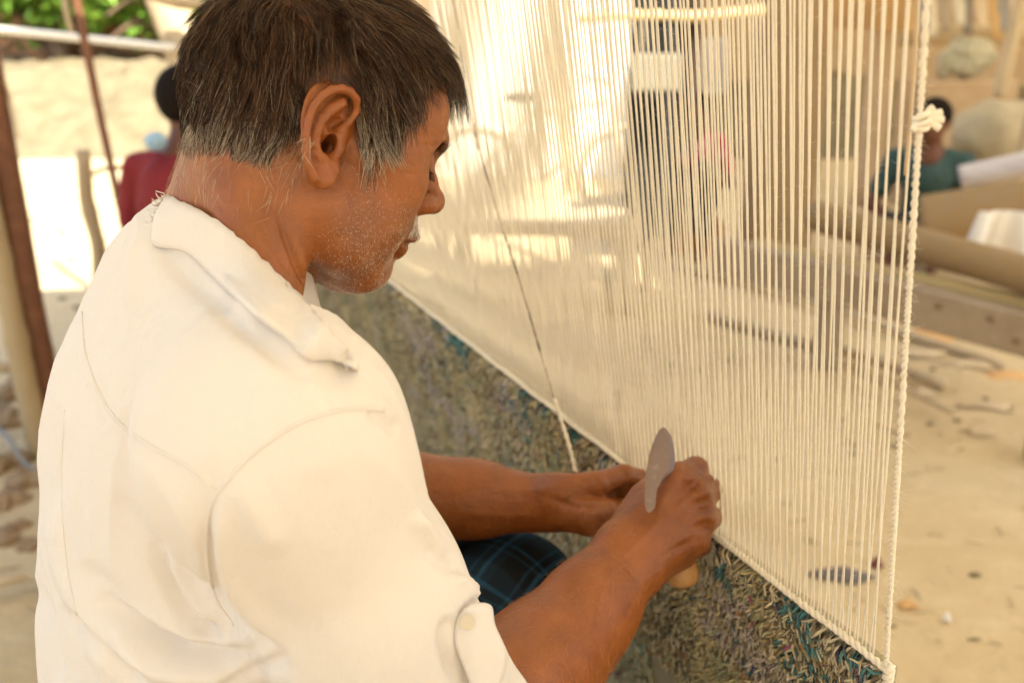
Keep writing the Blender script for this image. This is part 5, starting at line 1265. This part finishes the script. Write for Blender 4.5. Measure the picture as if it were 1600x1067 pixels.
b.add(V, [(i * 10 + j, (i + 1) * 10 + j, (i + 1) * 10 + j + 1, i * 10 + j + 1) for i in range(nn - 1) for j in range(9)]); kid(b.build('webbing', M_jute), cot)
hung('white_cloth', 893, 962, 352, 402, float(ba[1]) - .06, M_white, 'folded white cloth hanging over the front rail of the cot', 'cloth', wav=.01, seed=7)
# light posts of a far shelter, in the sun
for k, (x0, y0, x1, y1, r, lb_) in enumerate([(862, -10, 892, 330, .045, 'only')]):
    stand(x0, y0, x1, y1, 2.7, 'shelter_post', r, M_pale, 'pale post leaning in full sun beyond the cot', 'post', None, seed=40 + k)
b = MB(); q = at_z(770, 190, 0); b.box((.26, 9.75, 1.6), (1.95, .9, 3.3), bev=.03); b.box((.26, 9.70, .2), (2.05, 1.0, .5), bev=.03); tag(b.build('glare_hut', mat('glare_white', (.72, .68, .60), .9, noise=[(3, (.62, .56, .46), .7, None, .45, .7)], bump=[(15, .4, .01, None)]), smooth=False), 'hut standing in full sun beyond the warp, whitened and widened for the glare', 'hut')  # hut added wide and white so the view here burns out
# person in pink near the pillar
figure('person', at_z(1092, 405, 0) + (.0, .25, .32), math.radians(250), M_skin2, M_pink, M_black, [((.12, .27, .14), (.34, .08, .16)), ((.12, -.27, .14), (.34, -.08, .14))], 'person in red and pink clothes crouching behind the warp next to the mud pillar', knees=.26, scale=.80, hunch=.15)
q = at_z(1092, 405, 0) + (.0, .25, 0); b = MB(); b.box((q[0], q[1], .10), (.34, .30, .22), bev=.02); tag(b.build('brick_stool', M_brick, smooth=False), 'low brick stool under the person in pink', 'stool')
# ---- scraps on the earth
g_ = np.random.default_rng(77)
def scrap(px, py, w, h, m, label, seed, z=.012, name='cloth_scrap', group='scraps of cloth and husk on the ground at right'):
    c = at_z(px, py, 0); k = np.random.default_rng(seed); n = 14; V = [c + (0, 0, z + .02)]; 
    for ring in (.5, 1.0):
        for i in range(n):
            a = 2 * math.pi * i / n; rr = ring * (1 + .35 * k.normal()); V.append(c + np.array((math.cos(a) * w * rr, math.sin(a) * h * rr, gz(np.array([c[0]]), np.array([c[1]]))[0] + z * (1.6 + k.random() * 1.5) * (1.2 - ring))))
    Fc = [(0, 1 + i, 1 + (i + 1) % n) for i in range(n)] + [(1 + i, 1 + n + i, 1 + n + (i + 1) % n, 1 + (i + 1) % n) for i in range(n)]
    o = mesh(name, V, Fc, m); md = o.modifiers.new('thick', 'SOLIDIFY'); md.thickness = .004; ms = o.modifiers.new('soft', 'SUBSURF'); ms.levels = 1; ms.render_levels = 1; tag(o, label, 'scrap', group)
M_or = mat('orange_husk', (.58, .34, .14), .9); M_tan = mat('tan_husk', (.55, .42, .26), .9)
for k, a in enumerate([(1462, 528, .13, .10, M_or, 'crumpled orange scrap just under the broad beam'), (1440, 560, .12, .06, M_tan, 'tan scrap lying left of the crumpled orange one'), (1520, 575, .14, .07, M_tan, 'large tan husk below the right part of the broad beam'), (1570, 590, .10, .06, M_or, 'small orange husk at the right edge below the beam'),
                       (1545, 640, .10, .04, M_tan, 'flat tan scrap below the large husk'), (1530, 680, .07, .03, M_tan, 'flat pale scrap at middle right'), (1440, 615, .05, .04, M_tan, 'pale scrap just right of the selvedge cord'), (1478, 972, .013, .008, M_white, 'small white chip on the open sand at lower right'), (1418, 950, .03, .015, M_or, 'small faint orange patch of husk close to the cord at lower right'), (1310, 905, .085, .045, mat('dark_rag', (.13, .11, .11), .95), 'dark rag lying on the sand behind the lower warp'), (1370, 882, .02, .02, mat('plum_rag', (.16, .06, .06), .95), 'tiny plum coloured rag behind the lower warp')]):
    scrap(*a, seed=k)
# straw, twigs and pebbles nobody could count
n = 5000; xy = np.stack([g_.uniform(-4, 5, n), g_.uniform(.9, 9, n)], -1); z = gz(xy[:, 0], xy[:, 1]); a = g_.random(n) * 6.28; l = g_.uniform(.006, .05, n) * (.4 + g_.random(n)); c = np.stack([xy[:, 0], xy[:, 1], z + .004], -1); v = np.stack([np.cos(a), np.sin(a), g_.normal(0, .15, n)], -1) * l[:, None]
V, q = strands(np.stack([c - v, c + (0, 0, .002), c + v], 1), np.tile(g_.uniform(.0007, .003, (n, 1)), (1, 3)), 4)
cc = np.array((.50, .39, .24)) * g_.uniform(.25, 1.5, (n, 1)); tag(mesh('litter', V, q, M_pile, None, False, np.repeat(cc, 12, axis=0)), kind='stuff')
b = MB()
for k in range(420):
    x, y = g_.uniform(-3.5, 4), g_.uniform(1, 8); r = g_.uniform(.004, .016) * (1 if x > -1 else 2.2); b.ball((x, y, gz(np.array([x]), np.array([y]))[0]), (r, r * .8, r * .6), 7, 5, jit=.4)
tag(b.build('pebbles', M_bank), kind='stuff')
# broken earth at the left edge
M_clod = mat('brown_clod', (.33, .22, .12), .95, noise=[(14, (.20, .13, .07), .7, None, .4, .7), (60, (.45, .33, .2), .5, None, .55, .8)], bump=[(40, .7, .01, None)])
for k, (px, py, r) in enumerate([(10, 620, .06), (35, 600, .05), (12, 660, .07), (48, 650, .05), (20, 790, .05), (45, 760, .06), (8, 850, .05), (-20, 740, .07), (30, 830, .04), (50, 860, .035), (-10, 800, .06), (25, 725, .05)]):
    c = at_z(px, py, 0); blob('clod', c + (0, 0, r * .3), (r, r * .8, r * .55), M_clod, ['pale', 'dull', 'rough'][k % 3] + ' clod of dry earth, ' + ['at the foot of the bamboo post', 'close to the bamboo post', 'under the grey rod', 'beside the grey rod', 'above the pale stick', 'below the grey rod', 'just above the pale stick at the edge', 'half hidden at the left edge', 'next to the pale stick', 'touching the shirt outline above the stick', 'at the left edge below the rod', 'by the tip of the grey rod'][k], 'clod', jit=.5, seed=k + 2)
